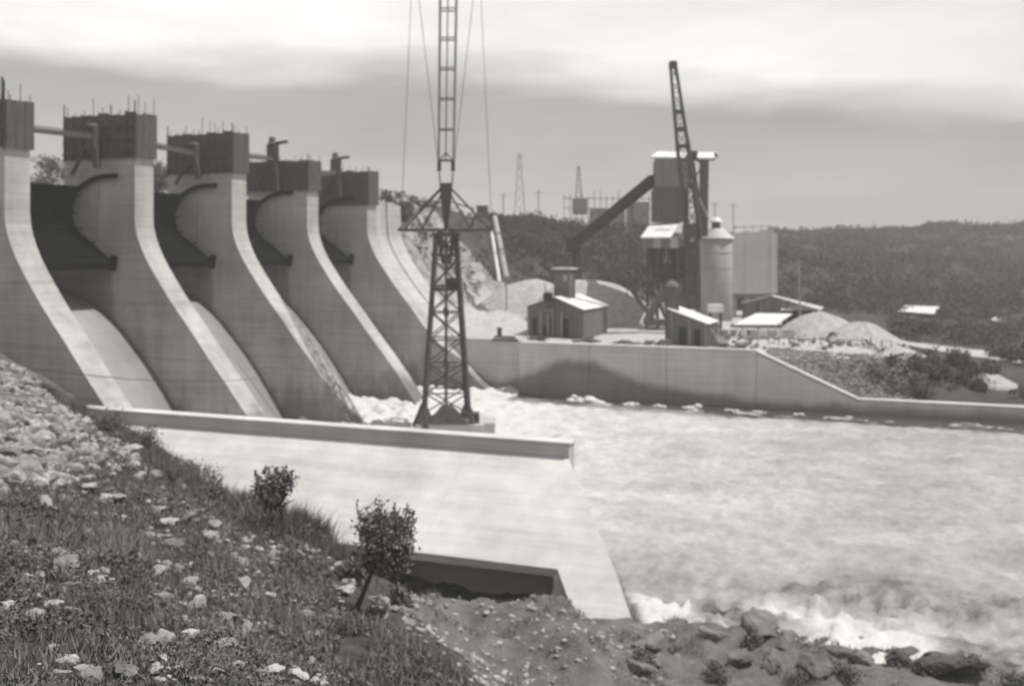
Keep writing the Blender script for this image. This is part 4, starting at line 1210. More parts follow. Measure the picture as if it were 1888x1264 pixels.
for px, dd, yy in ((1368, 141.2, 598), (1396, 141.2, 598), (1416, 141.2, 598), (1430, 141.2, 598), (1450, 146.6, 580), (1400, 146.6, 580)):
    beam(aw, 'post', m_trim, at2(px, yy, dd), at(px, dd, GZ), .2)
for i, px in enumerate((1372, 1390, 1407, 1424, 1440, 1455, 1472)):
    s_ = thing('white_barrier_board', at(px, 137, GZ), 'pale upright board below the white awning, ' + ['leftmost', 'second', 'third', 'middle one', 'fifth', 'sixth', 'rightmost'][i] + ' of the seven from the left', 'board', 'pale boards below the awning')
    box(s_, 'board', m_trim if i % 2 else m_roof, at(px, 137 - .5 * (i % 2), GZ + .7), (.8 + .3 * (i % 3), .12, 1.3), YAW)
    beam(s_, 'stake', m_post, at(px, 137.3, GZ - .2), at(px, 137.3, GZ + 1.6), .1)
pl = thing('light_pole', at(1475, 150, GZ), 'slender pale pole standing in front of the open shed', 'pole')
beam(pl, 'shaft', m_post, at(1475, 150, GZ), at2(1473, 478, 150), .2); beam(pl, 'cross_arm', m_post, at2(1466, 484, 150), at2(1480, 484, 150), .12)
fe = thing('post_fence', at(1440, 133, GZ), 'thin post and rail fence along the top of the stone slope', 'fence')
for i in range(16):
    px = 1360 + i * 19
    beam(fe, 'fence_post', m_post, at(px, 131 - i * .35, GZ - .3), at(px + random.uniform(-2, 2), 131 - i * .35, GZ + random.uniform(.7, 1.3)), .11)
    if i and i % 4 != 2: beam(fe, 'fence_rail', m_post, at(px - 19, 131 - (i - 1) * .35, GZ + .85), at(px, 131 - i * .35, GZ + .85), .09)
V = []; Fc = []
for i in range(330):                                # odds and ends lying about the yard
    px = random.uniform(1310, 1600); D = random.uniform(126, 150)
    p = at(px, D)
    z = float(far_h(np.array([p.x]), np.array([p.y]))[0])
    if p.y < 123.5 or z < -12.5: continue
    a = random.uniform(.15, .8); b_ = random.uniform(.12, .4); c_ = random.uniform(.1, .5); th_ = random.uniform(0, 3.1)
    k_ = len(V)
    for q in [(-.5, -.5, 0), (.5, -.5, 0), (.5, .5, 0), (-.5, .5, 0), (-.4, -.4, 1), (.4, -.4, 1), (.4, .4, 1), (-.4, .4, 1)]:
        x, y_ = q[0] * a, q[1] * b_
        V.append((p.x + x * math.cos(th_) - y_ * math.sin(th_), p.y + x * math.sin(th_) + y_ * math.cos(th_), z - .05 + q[2] * c_))
    Fc += [tuple(k_ + j for j in f_) for f_ in BOXF]
m_deb = mat_simple('site_debris', .19, .9, .9, .95)
tag(link('site_debris', pymesh('site_debris', V, Fc), m_deb), 'scattered building debris on the yard', 'debris', kind='stuff')
ws = thing('white_roofed_hut', at(1695, 226, -13), 'small hut with bright white roof at the foot of the wooded hill', 'hut')
a, b_, c, d = at2(1655, 573, 226), at2(1722, 578, 224), at2(1732, 565, 232), at2(1668, 563, 234)
for i in range(3):
    t0, t1 = i / 3, (i + 1) / 3 - .004
    hull4('roof_sheet', m_roof, ws, a.lerp(b_, t0), a.lerp(b_, t1), d.lerp(c, t1), d.lerp(c, t0), .2)
for px in (1660, 1690, 1718):
    slab_px(ws, 'wall', m_shed, px - 12, px + 10, 576, 596, 226, .3)
hs = thing('pale_hut', at(1843, 222, -14), 'tiny pale hut among the scrub near the right edge', 'hut')
a, b_, c, d = at2(1828, 590, 222), at2(1852, 592, 222), at2(1856, 584, 227), at2(1832, 583, 227)
hull4('roof_sheet', m_roofg, hs, a, b_, c, d, .2); slab_px(hs, 'wall', m_shed, 1830, 1850, 592, 606, 222.4, 2)

# gravel heaps
def heap(name, px, D, z0, rx, ry, h, label, mat, pw=1.3, seed=0, skew=0.0):
    n = 60; m_ = 22
    V = []
    c = at(px, D, z0)
    for j in range(m_ + 1):
        r = j / m_
        for i in range(n):
            a = 2 * math.pi * i / n
            prof_ = (1 - r ** pw)
            x = rx * r * math.cos(a); y = ry * r * math.sin(a)
            nz = float(vnoise(np.array(x * .35 + seed), np.array(y * .35)))
            gul = float(vnoise(np.array(a * 5 + seed), np.array(r * 1.5)))
            V.append(c + RIGHT * (x + skew * prof_) + FWD * y + UP * (h * prof_ + (nz * 2.4 + gul * 1.6) * prof_ * .5 * min(1, 3 * r) - .4 * (r > .97)))
    Fc = []
    for j in range(m_):
        for i in range(n):
            Fc.append((j * n + i, j * n + (i + 1) % n, (j + 1) * n + (i + 1) % n, (j + 1) * n + i))
    o = link(name, pymesh(name, V, Fc, True), mat)
    return tag(o, label, 'gravel heap')
heap('gravel_heap', 988, 182, -12.4, 14.5, 10, 7.3, 'pale gravel heap left of the gabled shed\'s hoist tower', m_gravel, 1.5, 1)
heap('gravel_heap', 1098, 172, -12.4, 12.5, 10, 7.4, 'broad pale gravel heap right of the gabled shed\'s hoist tower', m_gravel, 2.2, 5, -2.0)
heap('gravel_heap', 1512, 142, -12.4, 7.5, 5, 3.9, 'white spoil heap right of the open shed', m_gravel, 1.2, 9)
heap('gravel_heap', 1585, 134, -12.6, 6.5, 4.5, 3.1, 'white spoil heap spilling over the top of the stone slope', m_gravel, 1.3, 12)
heap('gravel_heap', 1622, 127.5, -13.4, 6.0, 3.6, 2.2, 'low pale tip of spoil just above the dark bushes', m_gravel, 1.5, 15)
heap('gravel_heap', 1825, 122, -16.2, 3.2, 3, .9, 'small bright sand heap among the bushes by the lower wall', m_gravel, 1.3, 18)

# white flume pipes down the rock
fl = thing('flume_pipes', at(920, 172, -8), 'two white inclined pipes running down the dark rock face', 'pipes')
beam(fl, 'pipe', m_trim, at2(912, 400, 186), at2(934, 512, 174), .95, round_=True)
beam(fl, 'pipe', m_roof, at2(906, 424, 184), at2(921, 520, 172), .6, round_=True)
for y in (430, 460, 490):
    beam(fl, 'pipe_collar', m_plant, at2(902 + (y - 400) * .2, y, 178), at2(926 + (y - 400) * .2, y, 178), .25)
beam(fl, 'brace', m_steel2, at2(925, 512, 174), at2(938, 496, 176), .2); beam(fl, 'brace', m_steel2, at2(933, 512, 174), at2(934, 575, 172), .2)
bx_ = thing('control_cabin', at(889, 186, 6), 'small dark cabin on posts on the brow above the white pipes', 'cabin')
box(bx_, 'cabin', m_steel, at2(889, 387, 186), (2.0, 1.8, 1.2), YAW)
box(bx_, 'cabin_roof', m_steel2, at2(889, 380, 186), (2.3, 2.1, .15), YAW)
for dx in (-6, 6): beam(bx_, 'post', m_steel2, at2(889 + dx, 392, 186), at2(889 + dx, 420, 186), .15)

# scaffolded building on the skyline
sf = thing('scaffolded_building', at(1130, 262, 5), 'pale half-built block wrapped in scaffold poles on the skyline behind the conveyor', 'building')
SD = 262
slab_px(sf, 'concrete_frame', m_scaf, 1056, 1082, 366, 395, SD + 4, 4); slab_px(sf, 'concrete_frame', m_scaf, 1088, 1150, 385, 432, SD + 4, 4); slab_px(sf, 'concrete_frame', m_scaf, 1156, 1196, 372, 432, SD + 4, 4)
for i in range(17):
    px = 1040 + i * 11.2
    for dd in (SD, SD + 3):
        yt = random.choice([352, 358, 362, 366])
        beam(sf, 'scaffold_pole', m_scaf, at2(px, yt, dd), at2(px, 436, dd), .16)
for y in (366, 384, 402, 418):
    for dd in (SD, SD + 3):
        for i in range(4):
            beam(sf, 'scaffold_ledger', m_scaf, at2(1040 + i * 46, y + random.uniform(-1, 1), dd), at2(1040 + (i + 1) * 46, y + random.uniform(-1, 1), dd), .14)
def pylon(px, D, y0, y1, w0, w1, label, r_=.14):
    o = thing('radio_mast', at(px, D, zz(y0, D)), label, 'mast')
    A = sq(at2(px, y0, D), w0, w0); B = sq(at2(px, y1, D), w1, w1)
    for c in range(4): beam(o, 'mast_leg', m_scaf, A[c], B[c], r_)
    n = 7
    for i in range(n):
        l0 = [A[c].lerp(B[c], i / n) for c in range(4)]; l1 = [A[c].lerp(B[c], (i + 1) / n) for c in range(4)]
        for c in range(4): beam(o, 'mast_brace', m_scaf, l0[c], l1[(c + 1) % 4], r_ * .6)
    return o
pylon(958, 255, 412, 282, 3.0, .5, 'faint tall lattice mast on the skyline right of the tower crane', .13)
pylon(1067, 275, 380, 306, 1.8, .5, 'short faint mast rising above the scaffolded building', .18)
for px, yt, l_ in ((993, 350, 'thin pole on the skyline left of the scaffolded building'), (1352, 374, 'thin pole on the skyline behind the pale storage bin'), (928, 356, 'thin pole on the skyline above the white pipes'), (1318, 372, 'thin pole behind the silo\'s cap')):
    o = thing('pole', at(px, 260, 3), l_, 'pole')
    beam(o, 'shaft', m_scaf, at2(px, 434, 260), at2(px, yt, 260), .22); beam(o, 'cross_arm', m_scaf, at2(px - 8, yt + 5, 260), at2(px + 8, yt + 5, 260), .14)

# ------------------------------------------------------------------ vegetation
def leaves_np(cent, size, up=0.3):
    """quads of random attitude at the given centres"""
    n = len(cent)
    a = rng.normal(size=(n, 3)); a[:, 2] += up; a /= np.linalg.norm(a, axis=1)[:, None]
    b = rng.normal(size=(n, 3)); b -= (a * b).sum(1)[:, None] * a; b /= np.linalg.norm(b, axis=1)[:, None]
    s = (size * rng.uniform(.6, 1.3, n))[:, None]
    v = np.stack([cent + a * s, cent + b * s * .5, cent - a * s, cent - b * s * .5], 1).reshape(-1, 3)
    f = np.arange(n * 4).reshape(-1, 4)
    return v, f
def crown_pts(c, r, n, clumps=14, squash=.9, hollow=.5):
    cl = rng.normal(size=(clumps, 3)); cl /= np.linalg.norm(cl, axis=1)[:, None]
    cl *= (rng.uniform(hollow, 1.0, clumps) ** .6)[:, None] * r * .75
    cl[:, 2] *= squash
    k = rng.integers(0, clumps, n)
    p = cl[k] + rng.normal(size=(n, 3)) * r * .2
    return p + np.array(c)
# scrub over the hillside: one mass nobody could count
cent = []; sz = []
def scatter_far(n, pxr, Dr, size, cond=None, nl=26):
    px = rng.uniform(*pxr, n); D = rng.uniform(*Dr, n)
    X = (px - XH) / F * D
    u = CC * X - SS * D; v = SS * X + CC * D
    keep = v > 124
    if cond is not None: keep &= cond(px, D, u, v)
    u, v = u[keep], v[keep]
    z = far_h(u, v)
    m = len(u)
    s = rng.uniform(*size, m)
    for i in range(nl):
        d = rng.normal(size=(m, 3)); d /= np.linalg.norm(d, axis=1)[:, None]
        d *= (rng.uniform(.35, 1, m) * s)[:, None]
        c = np.stack([u, v, z + s * .45], 1) + d * np.array([1, 1, .75])
        cent.append(c); sz.append(s * .24)
patch = lambda px, D, u, v: (fbm(u * .06 + 9, v * .06, 3) > -.60)
scatter_far(5200, (1420, 2300), (225, 430), (.9, 2.6), patch, 24)
scatter_far(500, (1420, 2300), (415, 440), (1.2, 3.0), None, 24)
scatter_far(1900, (905, 1430), (212, 262), (.8, 2.0), patch, 24)
scatter_far(200, (700, 960), (175, 245), (.6, 2.0), lambda px, D, u, v: far_base(u, v) > -8, 24)
scatter_far(140, (870, 1330), (250, 262), (1.0, 2.4), None, 24)
scatter_far(1100, (1640, 2250), (150, 236), (.5, 1.5), lambda px, D, u, v: fbm(u * .09 + 2, v * .09, 3) > -.6, 24)
scatter_far(800, (1600, 2250), (114, 140), (.5, 1.3), lambda px, D, u, v: (fbm(u * .15 + 5, v * .15, 3) > -.02) , 24)
cent = np.concatenate(cent); sz = np.concatenate(sz)
v, f = leaves_np(cent, sz)
tag(link('hillside_scrub', npmesh('hillside_scrub', v, f), m_scrub), 'dark scrub covering the far hillside', 'scrub', kind='stuff')

def tree(name, base, h, r, label, cat='tree', mat=None, n=1500, lean=(0, 0), leaf=.14, trunk=.16, squash=1.0, group=None, low=.45, clumps=16, twigs=0):
    o = thing(name, base, label, cat, group)
    base = Vector(base)
    topc = base + Vector((lean[0], lean[1], h - r * squash * .85))
    # trunk and limbs as tapered prisms
    V = []; Fc = []
    def limb(p, q, r0, r1, k=6):
        p = Vector(p); q = Vector(q); d = (q - p).normalized(); a = d.orthogonal().normalized(); b_ = d.cross(a)
        s = len(V)
        for pp, rr in ((p, r0), (q, r1)):
            for i in range(k):
                t_ = 2 * math.pi * i / k
                V.append(pp + a * math.cos(t_) * rr + b_ * math.sin(t_) * rr)
        for i in range(k): Fc.append((s + i, s + (i + 1) % k, s + k + (i + 1) % k, s + k + i))
    mid = base.lerp(topc, low) + Vector((random.uniform(-.1, .1), random.uniform(-.1, .1), 0)) * h
    limb(base - UP * .3, mid, trunk, trunk * .7); limb(mid, topc, trunk * .7, trunk * .25)
    for i in range(9):
        s_ = mid.lerp(topc, random.uniform(0, .8))
        d = Vector((random.gauss(0, 1), random.gauss(0, 1), random.uniform(.1, 1.3))).normalized()
        e_ = s_ + d * r * random.uniform(.7, 1.05)
        limb(s_, e_, trunk * .35, trunk * .08, 5)
    link('trunk', pymesh('trunk', V, Fc), m_bark, o)
    pts = crown_pts(topc, r, n, clumps, squash)
    if twigs:                                     # leafy shoots standing out of the crown
        ex = []
        for i in range(twigs):
            a = random.uniform(0, 6.28); rr = r * random.uniform(.3, .95)
            p = topc + Vector((math.cos(a) * rr, math.sin(a) * rr, r * random.uniform(-.3, .75)))
            d = Vector((random.gauss(0, .35), random.gauss(0, .35), 1)).normalized() * random.uniform(.35, .8) * r * .75
            for j in range(20):
                ex.append(tuple(p + d * (j / 20) + Vector((random.gauss(0, .03), random.gauss(0, .03), 0))))
        pts = np.concatenate([pts, np.array(ex)]); n = len(pts)
    vv, ff = leaves_np(pts, np.full(n, leaf))
    link('crown', npmesh('crown', vv, ff), mat or m_leaf, o)
    return o
random.seed(5)
def g_at(px, D):
    X = (px - XH) / F * D
    return float(near_h(np.array([X]), np.array([D]))[0])
def on_near(px, D, dz=0): return at(px, D, g_at(px, D) + dz)
# two little trees on the brow
X, D = hit(523, 985)
tree('small_tree', on_near(523, D), 2.5, .8, 'small thin tree standing alone on the brow of the slope against the pale wall', mat=m_leaf2, n=1500, lean=tuple((-RIGHT * .35)[:2]), leaf=.08, trunk=.13, clumps=12, squash=1.15, twigs=34)
X, D = hit(652, 1122)
tree('leaning_tree', on_near(652, D), 3.05, 1.0, 'bushy leaning tree with bent dark trunk beside the dark gap under the wall', mat=m_leaf, n=4600, lean=tuple((RIGHT * 1.0)[:2]), leaf=.07, trunk=.11, clumps=30, low=.38, twigs=80, squash=1.15)
def bush(name, base, r, label, mat=None, n=700, leaf=.1, group=None, squash=.8, cat='bush'):
    o = thing(name, base, label, cat, group)
    b_ = np.array(base) + np.array([0, 0, r * .45])
    pts = crown_pts(b_, r, n, 12, squash)
    vv, ff = leaves_np(pts, np.full(n, leaf), .8)
    link('foliage', npmesh('foliage', vv, ff), mat or m_leaf, o)
    V = []; Fc = []
    for i in range(6):
        a = 2 * math.pi * i / 6 + .3; q = Vector(base) + Vector((math.cos(a) * r * .6, math.sin(a) * r * .6, r * .8)); p = Vector(base) - UP * .1
        s = len(V); w = Vector((.03, 0, 0)); w2 = Vector((0, .03, 0))
        V += [p - w, p + w, p + w2 * 2, q - w * .3, q + w * .3, q + w2 * .6]; Fc += [(s, s + 1, s + 4, s + 3), (s + 1, s + 2, s + 5, s + 4), (s + 2, s, s + 3, s + 5)]
    link('stems', pymesh('stems', V, Fc), m_bark, o)
    return o
leanto = [(185, 785, .9, 'small bush on the brow where the long wall starts'), (232, 800, .8, 'small bush just left of the upright brow bush'), (312, 865, .8, 'small bush between the low bush and the brow bush'), (435, 935, .7, 'small bush on the brow left of the thin tree'), (465, 955, .7, 'bush at the left foot of the small thin tree'), (645, 1065, .6, 'small bush left of the leaning tree\'s trunk'), (205, 800, 1.3, 'dark bush at the top corner where the wall begins'), (262, 812, 1.35, 'upright bush on the brow just left of the pale slab'), (278, 840, 1.0, 'low bush below the upright one at the slab\'s left end'), (340, 885, 1.0, 'bush on the brow left of the twin-peaked one'), (372, 905, 1.2, 'twin-peaked bush on the brow left of the small thin tree'), (400, 935, .8, 'low bush where the slope meets the middle of the slab'), (548, 985, .6, 'rounded bush at the right foot of the small thin tree'), (572, 1000, .5, 'small bush at the left end of the dark gap'),
          (620, 1030, .4, 'dark bush hanging over the brow left of the leaning tree'), (735, 1110, .55, 'bush in the weeds close right of the leaning tree'), (770, 1085, .4, 'small tuft at the mouth of the dark gap right of the leaning tree'), (690, 1150, .4, 'small bush at the root of the leaning tree')]
for px, y, r, l_ in leanto:
    X, D = hit(px, y)
    D = min(D, 66)
    bush('bush', on_near(px, D, -.1), r, l_, m_leaf, n=1700, leaf=.085, squash=1.0)
# bushes on the right of the far bank
for px, D, r, l_ in [(1690, 122, 1.6, 'large dark bush at the end of the stone slope'), (1735, 121, 1.6, 'dark bush right of the large one above the lower wall'), (1765, 131, 1.9, 'spreading dark bush between the track and the lower wall'), (1700, 116.5, 1.0, 'low dark bush just above the lower wall'), (1800, 118.5, 1.2, 'dark bush left of the small bright sand heap'), (1862, 138, 2.0, 'very dark bush at the right edge by the track'), (1820, 128, 1.4, 'dark bush behind the small bright sand heap'), (1540, 133, 1.0, 'lone dark bush among the white spoil heaps'), (1460, 166, 1.6, 'bush behind the open shed')]:
    p = at(px, D); z = float(far_h(np.array([p.x]), np.array([p.y]))[0])
    bush('bush', (p.x, p.y, z - .2), r, l_, m_leaf2, n=900, leaf=.22, squash=.7)
# trees upstream, seen through the bays
for px, D, yt, r, l_ in [(97, 150, 288, 2.7, 'round dark tree seen through the leftmost gap between piers'), (298, 160, 300, 1.9, 'dark tree glimpsed through the second gap beside the widest formwork'), (470, 168, 306, 2.3, 'dark tree showing over the third gate'), (488, 176, 310, 2.2, 'second dark tree showing over the third gate, behind the hoist strut'), (600, 190, 322, 1.8, 'dark tree showing over the last gate'), (712, 160, 352, 1.0, 'small dark tree right of the last formwork box'), (748, 172, 372, 1.4, 'low rounded tree on the brow behind the abutment rail')]:
    zt_ = zz(yt, D)
    hh = 9.0 if D != 172 and D != 160 or px < 400 else 3.0
    tree('tree', at(px, D, zt_ - hh), hh, r * 1.25, l_, mat=m_leaf2, n=2600, leaf=.24, trunk=.3, squash=1.15)
v, f = grid(np.linspace(-330, -84, 50), np.linspace(60, 230, 50), lambda a, b: np.clip(-(a + 84) * .16, 0, 3.6) + fbm(a * .05, b * .05, 4) * 1.2 - 1)
ub = npmesh('upstream_bank', v, f, True)
tag(link('upstream_bank', ub, m_near), kind='structure')

# weeds over the near slope
def blades(n, gen, h, w, mat, name, label):
    X, D = gen(n)
    z = near_h(X, D)
    u = CC * X - SS * D; v = SS * X + CC * D
    p = np.stack([u, v, z - .03], 1)
    ang = rng.uniform(0, 2 * np.pi, n)
    hh = rng.uniform(*h, n) * (.6 + .9 * np.clip(fbm(X * .5, D * .5, 3) + .5, 0, 1)) * np.clip(D / 24, .4, 1.15)
    d = np.stack([np.cos(ang), np.sin(ang), np.zeros(n)], 1) * (rng.uniform(*w, n))[:, None]
    lean = np.stack([rng.normal(size=n) * .35, rng.normal(size=n) * .35, np.ones(n)], 1) * hh[:, None]
    mid = p + lean * .55 + d * .4
    V = np.stack([p - d, p + d, mid, p + lean], 1).reshape(-1, 3)
    b = np.arange(n)[:, None] * 4
    Fq = np.concatenate([b + [0, 1, 2], b + [0, 2, 3]])
    me = npmesh(name, V, Fq)
    tag(link(name, me, mat), label, 'weeds', kind='stuff')
def gen_slope(n):
    out = []
    while sum(len(o[0]) for o in out) < n:
        px = rng.uniform(-60, 1000, n * 2); y = rng.uniform(690, 1330, n * 2)
        D = rng.uniform(0, 1, n * 2) ** 1.2 * 58 + 8
        X = (px - XH) / F * D
        z = near_base(X, D)
        u = CC * X - SS * D; v = SS * X + CC * D
        edge_px = np.interp(D, [27, 32, 36, 40, 45, 50, 56, 64, 71, 79], [870, 730, 660, 600, 490, 410, 340, 250, 160, 10])
        rub = (D > 47) & (px < np.interp(D, [47, 55, 64, 75], [40, 150, 190, 120]))
        k = (z > -14.4) & (px < edge_px + 40) & (v < 57) & (~rub) & (fbm(X * .5 + 30, D * .4, 4) > -.48) & ~((px > 610) & (D > 31.5))
        out.append((X[k], D[k]))
    X = np.concatenate([o[0] for o in out])[:n]; D = np.concatenate([o[1] for o in out])[:n]
    return X, D
Xm, Dm = gen_slope(150000)
zb = near_h(Xm, Dm)
tuft = np.clip(.35 + fbm(Xm * .8 + 9, Dm * .7, 4) * 1.2, .05, 1)
cm = np.stack([CC * Xm - SS * Dm, SS * Xm + CC * Dm, zb + rng.uniform(0, 1, len(Xm)) * .45 * tuft], 1)
vv, ff = leaves_np(cm, rng.uniform(.03, .075, len(cm)) * np.clip(Dm / 22, .45, 1.3), .6)
m_mat = mat_simple('matted_weeds', .13, .6, .8, .9, spec=.1)
tag(link('low_scrub', npmesh('low_scrub', vv, ff), m_mat), 'matted low scrub on the near slope', 'scrub', kind='stuff')
blades(80000, gen_slope, (.10, .42), (.01, .028), m_grass, 'weeds', 'dark weeds and grass covering the near slope')
def gen_shore(n):
    px = rng.uniform(780, 2000, n * 6); D = rng.uniform(33, 50, n * 6); X = (px - XH) / F * D
    z = near_base(X, D)
    k = (fbm(X * .5 + 3, D * .5, 3) > .1) & (z < -14) & (z > -18.7)
    return X[k][:n], D[k][:n]
E_X = np.array([p[0] for p in edge]); E_D = np.array([p[1] for p in edge])
def gen_fringe(n):
    D = rng.uniform(38, 73, n); X = np.interp(D, E_D[::-1], E_X[::-1]) + rng.normal(size=n) * .8 - .5
    k = fbm(X * .6 + 1, D * .45, 3) > -.22
    u = CC * X - SS * D; v = SS * X + CC * D
    k &= (v < 57)
    return X[k], D[k]
Xf, Df = gen_fringe(40000)
blades(len(Xf), lambda n: (Xf, Df), (.25, .85), (.015, .04), m_leaf, 'brow_weeds', 'tall dark weeds along the brow of the slope')
Xs, Ds = gen_shore(16000)
blades(len(Xs), lambda n: (Xs, Ds), (.08, .28), (.012, .03), m_grass, 'bench_weeds', 'thin weeds on the gravel bench and shore')

# ------------------------------------------------------------------ stones
stones = []
def stone_mesh(seed, mat, flat=.7, sub=ICO2):
    r_ = random.Random(seed)
    fr = [(Vector((r_.gauss(0, 1), r_.gauss(0, 1), r_.gauss(0, 1))).normalized(), r_.uniform(.42, .8)) for _ in range(9)]
    V = []
    for q in sub[0]:
        m = 1.0
        for n_, d in fr:                       # cut with planes for broken faces
            t_ = q.dot(n_)
            if t_ > 1e-3: m = min(m, d / t_)
        m *= 1 + .16 * math.sin(q.x * 5 + seed) * math.cos(q.y * 6 - seed * 2) + r_.uniform(-.05, .05)
        V.append((q.x * m * 1.1, q.y * m * .8, q.z * m * flat))
    me = pymesh('stone', V, sub[1]); me.materials.append(mat)
    return me
SM = [stone_mesh(i, m_stone) for i in range(8)]
SMf = [stone_mesh(i + 40, m_stone, .42) for i in range(5)]
SMd = [stone_mesh(i + 80, m_stoned, .42) for i in range(5)]
random.seed(11)
def put_stone(px, D, s, me, label, group=None, name='stone', sink=.2, cat='stone', asp=(1, 1, 1), tilt=.35):
    p = on_near(px, D, -s * sink + s * .2)
    m = Matrix.Translation(p) @ Matrix.Rotation(random.uniform(0, 6.28), 4, 'Z') @ Matrix.Rotation(random.uniform(-tilt, tilt), 4, 'X') @ Matrix.Diagonal((s * asp[0], s * asp[1], s * asp[2], 1))
    o = bpy.data.objects.new(name, me); COL.objects.link(o); o.matrix_basis = m
    return tag(o, label, cat, group)
# rubble bank at the top left
cnt = 0
tries = 0
taken = []
while cnt < 150 and tries < 12000:
    tries += 1
    px = random.uniform(-20, 245); y = random.uniform(668, 905)
    top = np.interp(px, [0, 80, 150, 240], [655, 712, 768, 812]); bot = np.interp(px, [0, 60, 140, 245], [905, 900, 880, 852])
    if not (top < y < bot): continue
    if any(abs(px - a) < 8 and abs(y - b_) < 7 for a, b_ in taken): continue
    X, D = hit(px, y)
    if D > 74: continue
    taken.append((px, y))
    zone = ('highest stones, close under the leftmost pier' if y < top + 45 else 'stones along the brow beside the wall' if px > 150 else 'lowest stones, fringing the weeds' if y > bot - 70 else 'stones in the middle of the heap')
    put_stone(px, D, random.uniform(.32, .78), random.choice(SM), 'pale broken rubble stone, one of the ' + zone, 'rubble bank: ' + zone)
    cnt += 1
# smaller rubble filling between: one mass
V = []; Fc = []
for i in range(4600):
    if i >= 2600:
        px = random.uniform(40, 640); y = random.uniform(860, 1262)
        X, D = hit(px, y)
        if D > 50 or float(vnoise(np.array(px / 60), np.array(y / 60))) < -0.06: continue
        s = random.uniform(4, 13) * D / F / 1.5
    elif i < 1100:
        px = random.uniform(-20, 262); y = random.uniform(660, 915)
        top = np.interp(px, [0, 80, 150, 260], [650, 708, 764, 815])
        if y < top or y > np.interp(px, [0, 60, 140, 262], [915, 905, 890, 860]): continue
        X, D = hit(px, y); s = random.uniform(.1, .28)
        if D > 76: continue
    else:
        px = random.uniform(740, 1250); D = random.uniform(33, 50); s = random.uniform(.04, .16)
        if g_at(px, D) < -18.9 or random.random() < .5: continue
    p = on_near(px, D, 0)
    b = len(V)
    qx, qy, qz = s * random.uniform(.7, 1.4), s * random.uniform(.7, 1.2), s * random.uniform(.5, .9)
    for q in ICO1[0]:
        k_ = random.uniform(.8, 1.1)
        V.append((p.x + q.x * qx * k_, p.y + q.y * qy * k_, p.z + q.z * qz * k_))
    Fc += [tuple(b + j for j in t_) for t_ in ICO1[1]]
tag(link('loose_rubble', pymesh('loose_rubble', V, Fc), m_stone), 'small loose rubble', 'rubble', kind='stuff')
# stones lying in the weeds, the photo's own places
named = [(272, 1200, 62, 'brightest block of pale stone near the bottom of the weedy slope', 1), (302, 1198, 34, 'small pale stone touching the brightest block on its right', 0),
         (110, 1055, 78, 'long slanting pale stone slab low at the left', 2), (90, 1124, 40, 'pale flat stone below the long slanting slab', 2), (128, 1095, 34, 'dull stone between the slanting slab and the flat one', 0),
         (418, 1142, 44, 'flat-topped pale stone right of the stone cluster', 2), (420, 1155, 36, 'wedge-shaped pale stone under the flat-topped one', 0), (450, 1164, 36, 'flat pale stone rightmost of the lower cluster', 2),
         (290, 880, 30, 'pale stone in the weeds below the slab\'s left end', 2), (290, 948, 32, 'pale stone left of the flat pair in mid slope', 1), (318, 1010, 44, 'slanting pale stone in the middle of the slope', 2),
         (165, 1255, 56, 'big rounded pale stone at the bottom edge, left', 1), (395, 1252, 38, 'pale block at the bottom edge left of the bare stones', 1), (445, 1042, 30, 'single pale stone between slope middle and brow', 0),
         (308, 1182, 44, 'slanting stone just above the brightest block', 2), (345, 1160, 38, 'dull rounded stone inside the cluster', 1)]
for px, y, w, l_, kd in named:
    X, D = hit(px, y)
    s = w * D / F / 1.7
    put_stone(px, D, s, random.choice(SMf if kd == 2 else SM), l_, sink=-.1, asp=(1, 1, 1) if kd != 2 else (1.15, .9, 1))
grp = [(300, 1115), (312, 1135), (290, 1140), (335, 1118), (350, 1130), (325, 1150), (365, 1120), (240, 838), (258, 885), (215, 925), (190, 920), (160, 905), (130, 915), (85, 935), (60, 905), (150, 945), (120, 930), (75, 925), (385, 998), (350, 1050), (380, 1055), (352, 1078), (288, 1058), (255, 1045), (240, 985), (228, 960), (310, 970), (375, 960), (395, 975), (360, 965), (345, 960), (448, 1085), (495, 1105), (430, 1030),
       (540, 1115), (560, 1140), (570, 1225), (500, 1240), (480, 1255), (435, 1235), (350, 1180), (370, 1190), (410, 1200), (440, 1190), (95, 1205), (110, 1215), (125, 1235), (230, 1250), (290, 1240), (60, 1150), (40, 1120), (115, 1160), (130, 1135), (70, 1050), (110, 1030), (160, 995), (330, 1215), (300, 1225), (700, 1115), (725, 1125), (745, 1135), (690, 1130), (720, 1108), (755, 1150), (740, 1118), (770, 1140), (705, 1140), (610, 1010), (630, 1045), (645, 1075), (640, 1095), (650, 1060), (570, 1240), (550, 1255), (20, 1010), (10, 1130), (45, 1030)]
def zone_of(px, y):
    if px > 600: return 'among those by the leaning tree'
    if y > 1225: return 'among those along the photo\'s bottom edge'
    if y < 950: return 'among those trailing below the rubble bank'
    if px < 180: return 'among those at the photo\'s left'
    if 1100 < y < 1225 and px < 480: return 'in the cluster round the brightest block'
    if px > 480: return 'among those scattered right of the cluster'
    return 'among those scattered in mid slope'
for px, y in grp:
    X, D = hit(px + random.uniform(-4, 4), y)
    put_stone(px, D, random.uniform(16, 38) * D / F / 1.6, random.choice(SM + SMf), 'pale stone in the weeds, ' + zone_of(px, y), 'loose stones: ' + zone_of(px, y), sink=-.15)
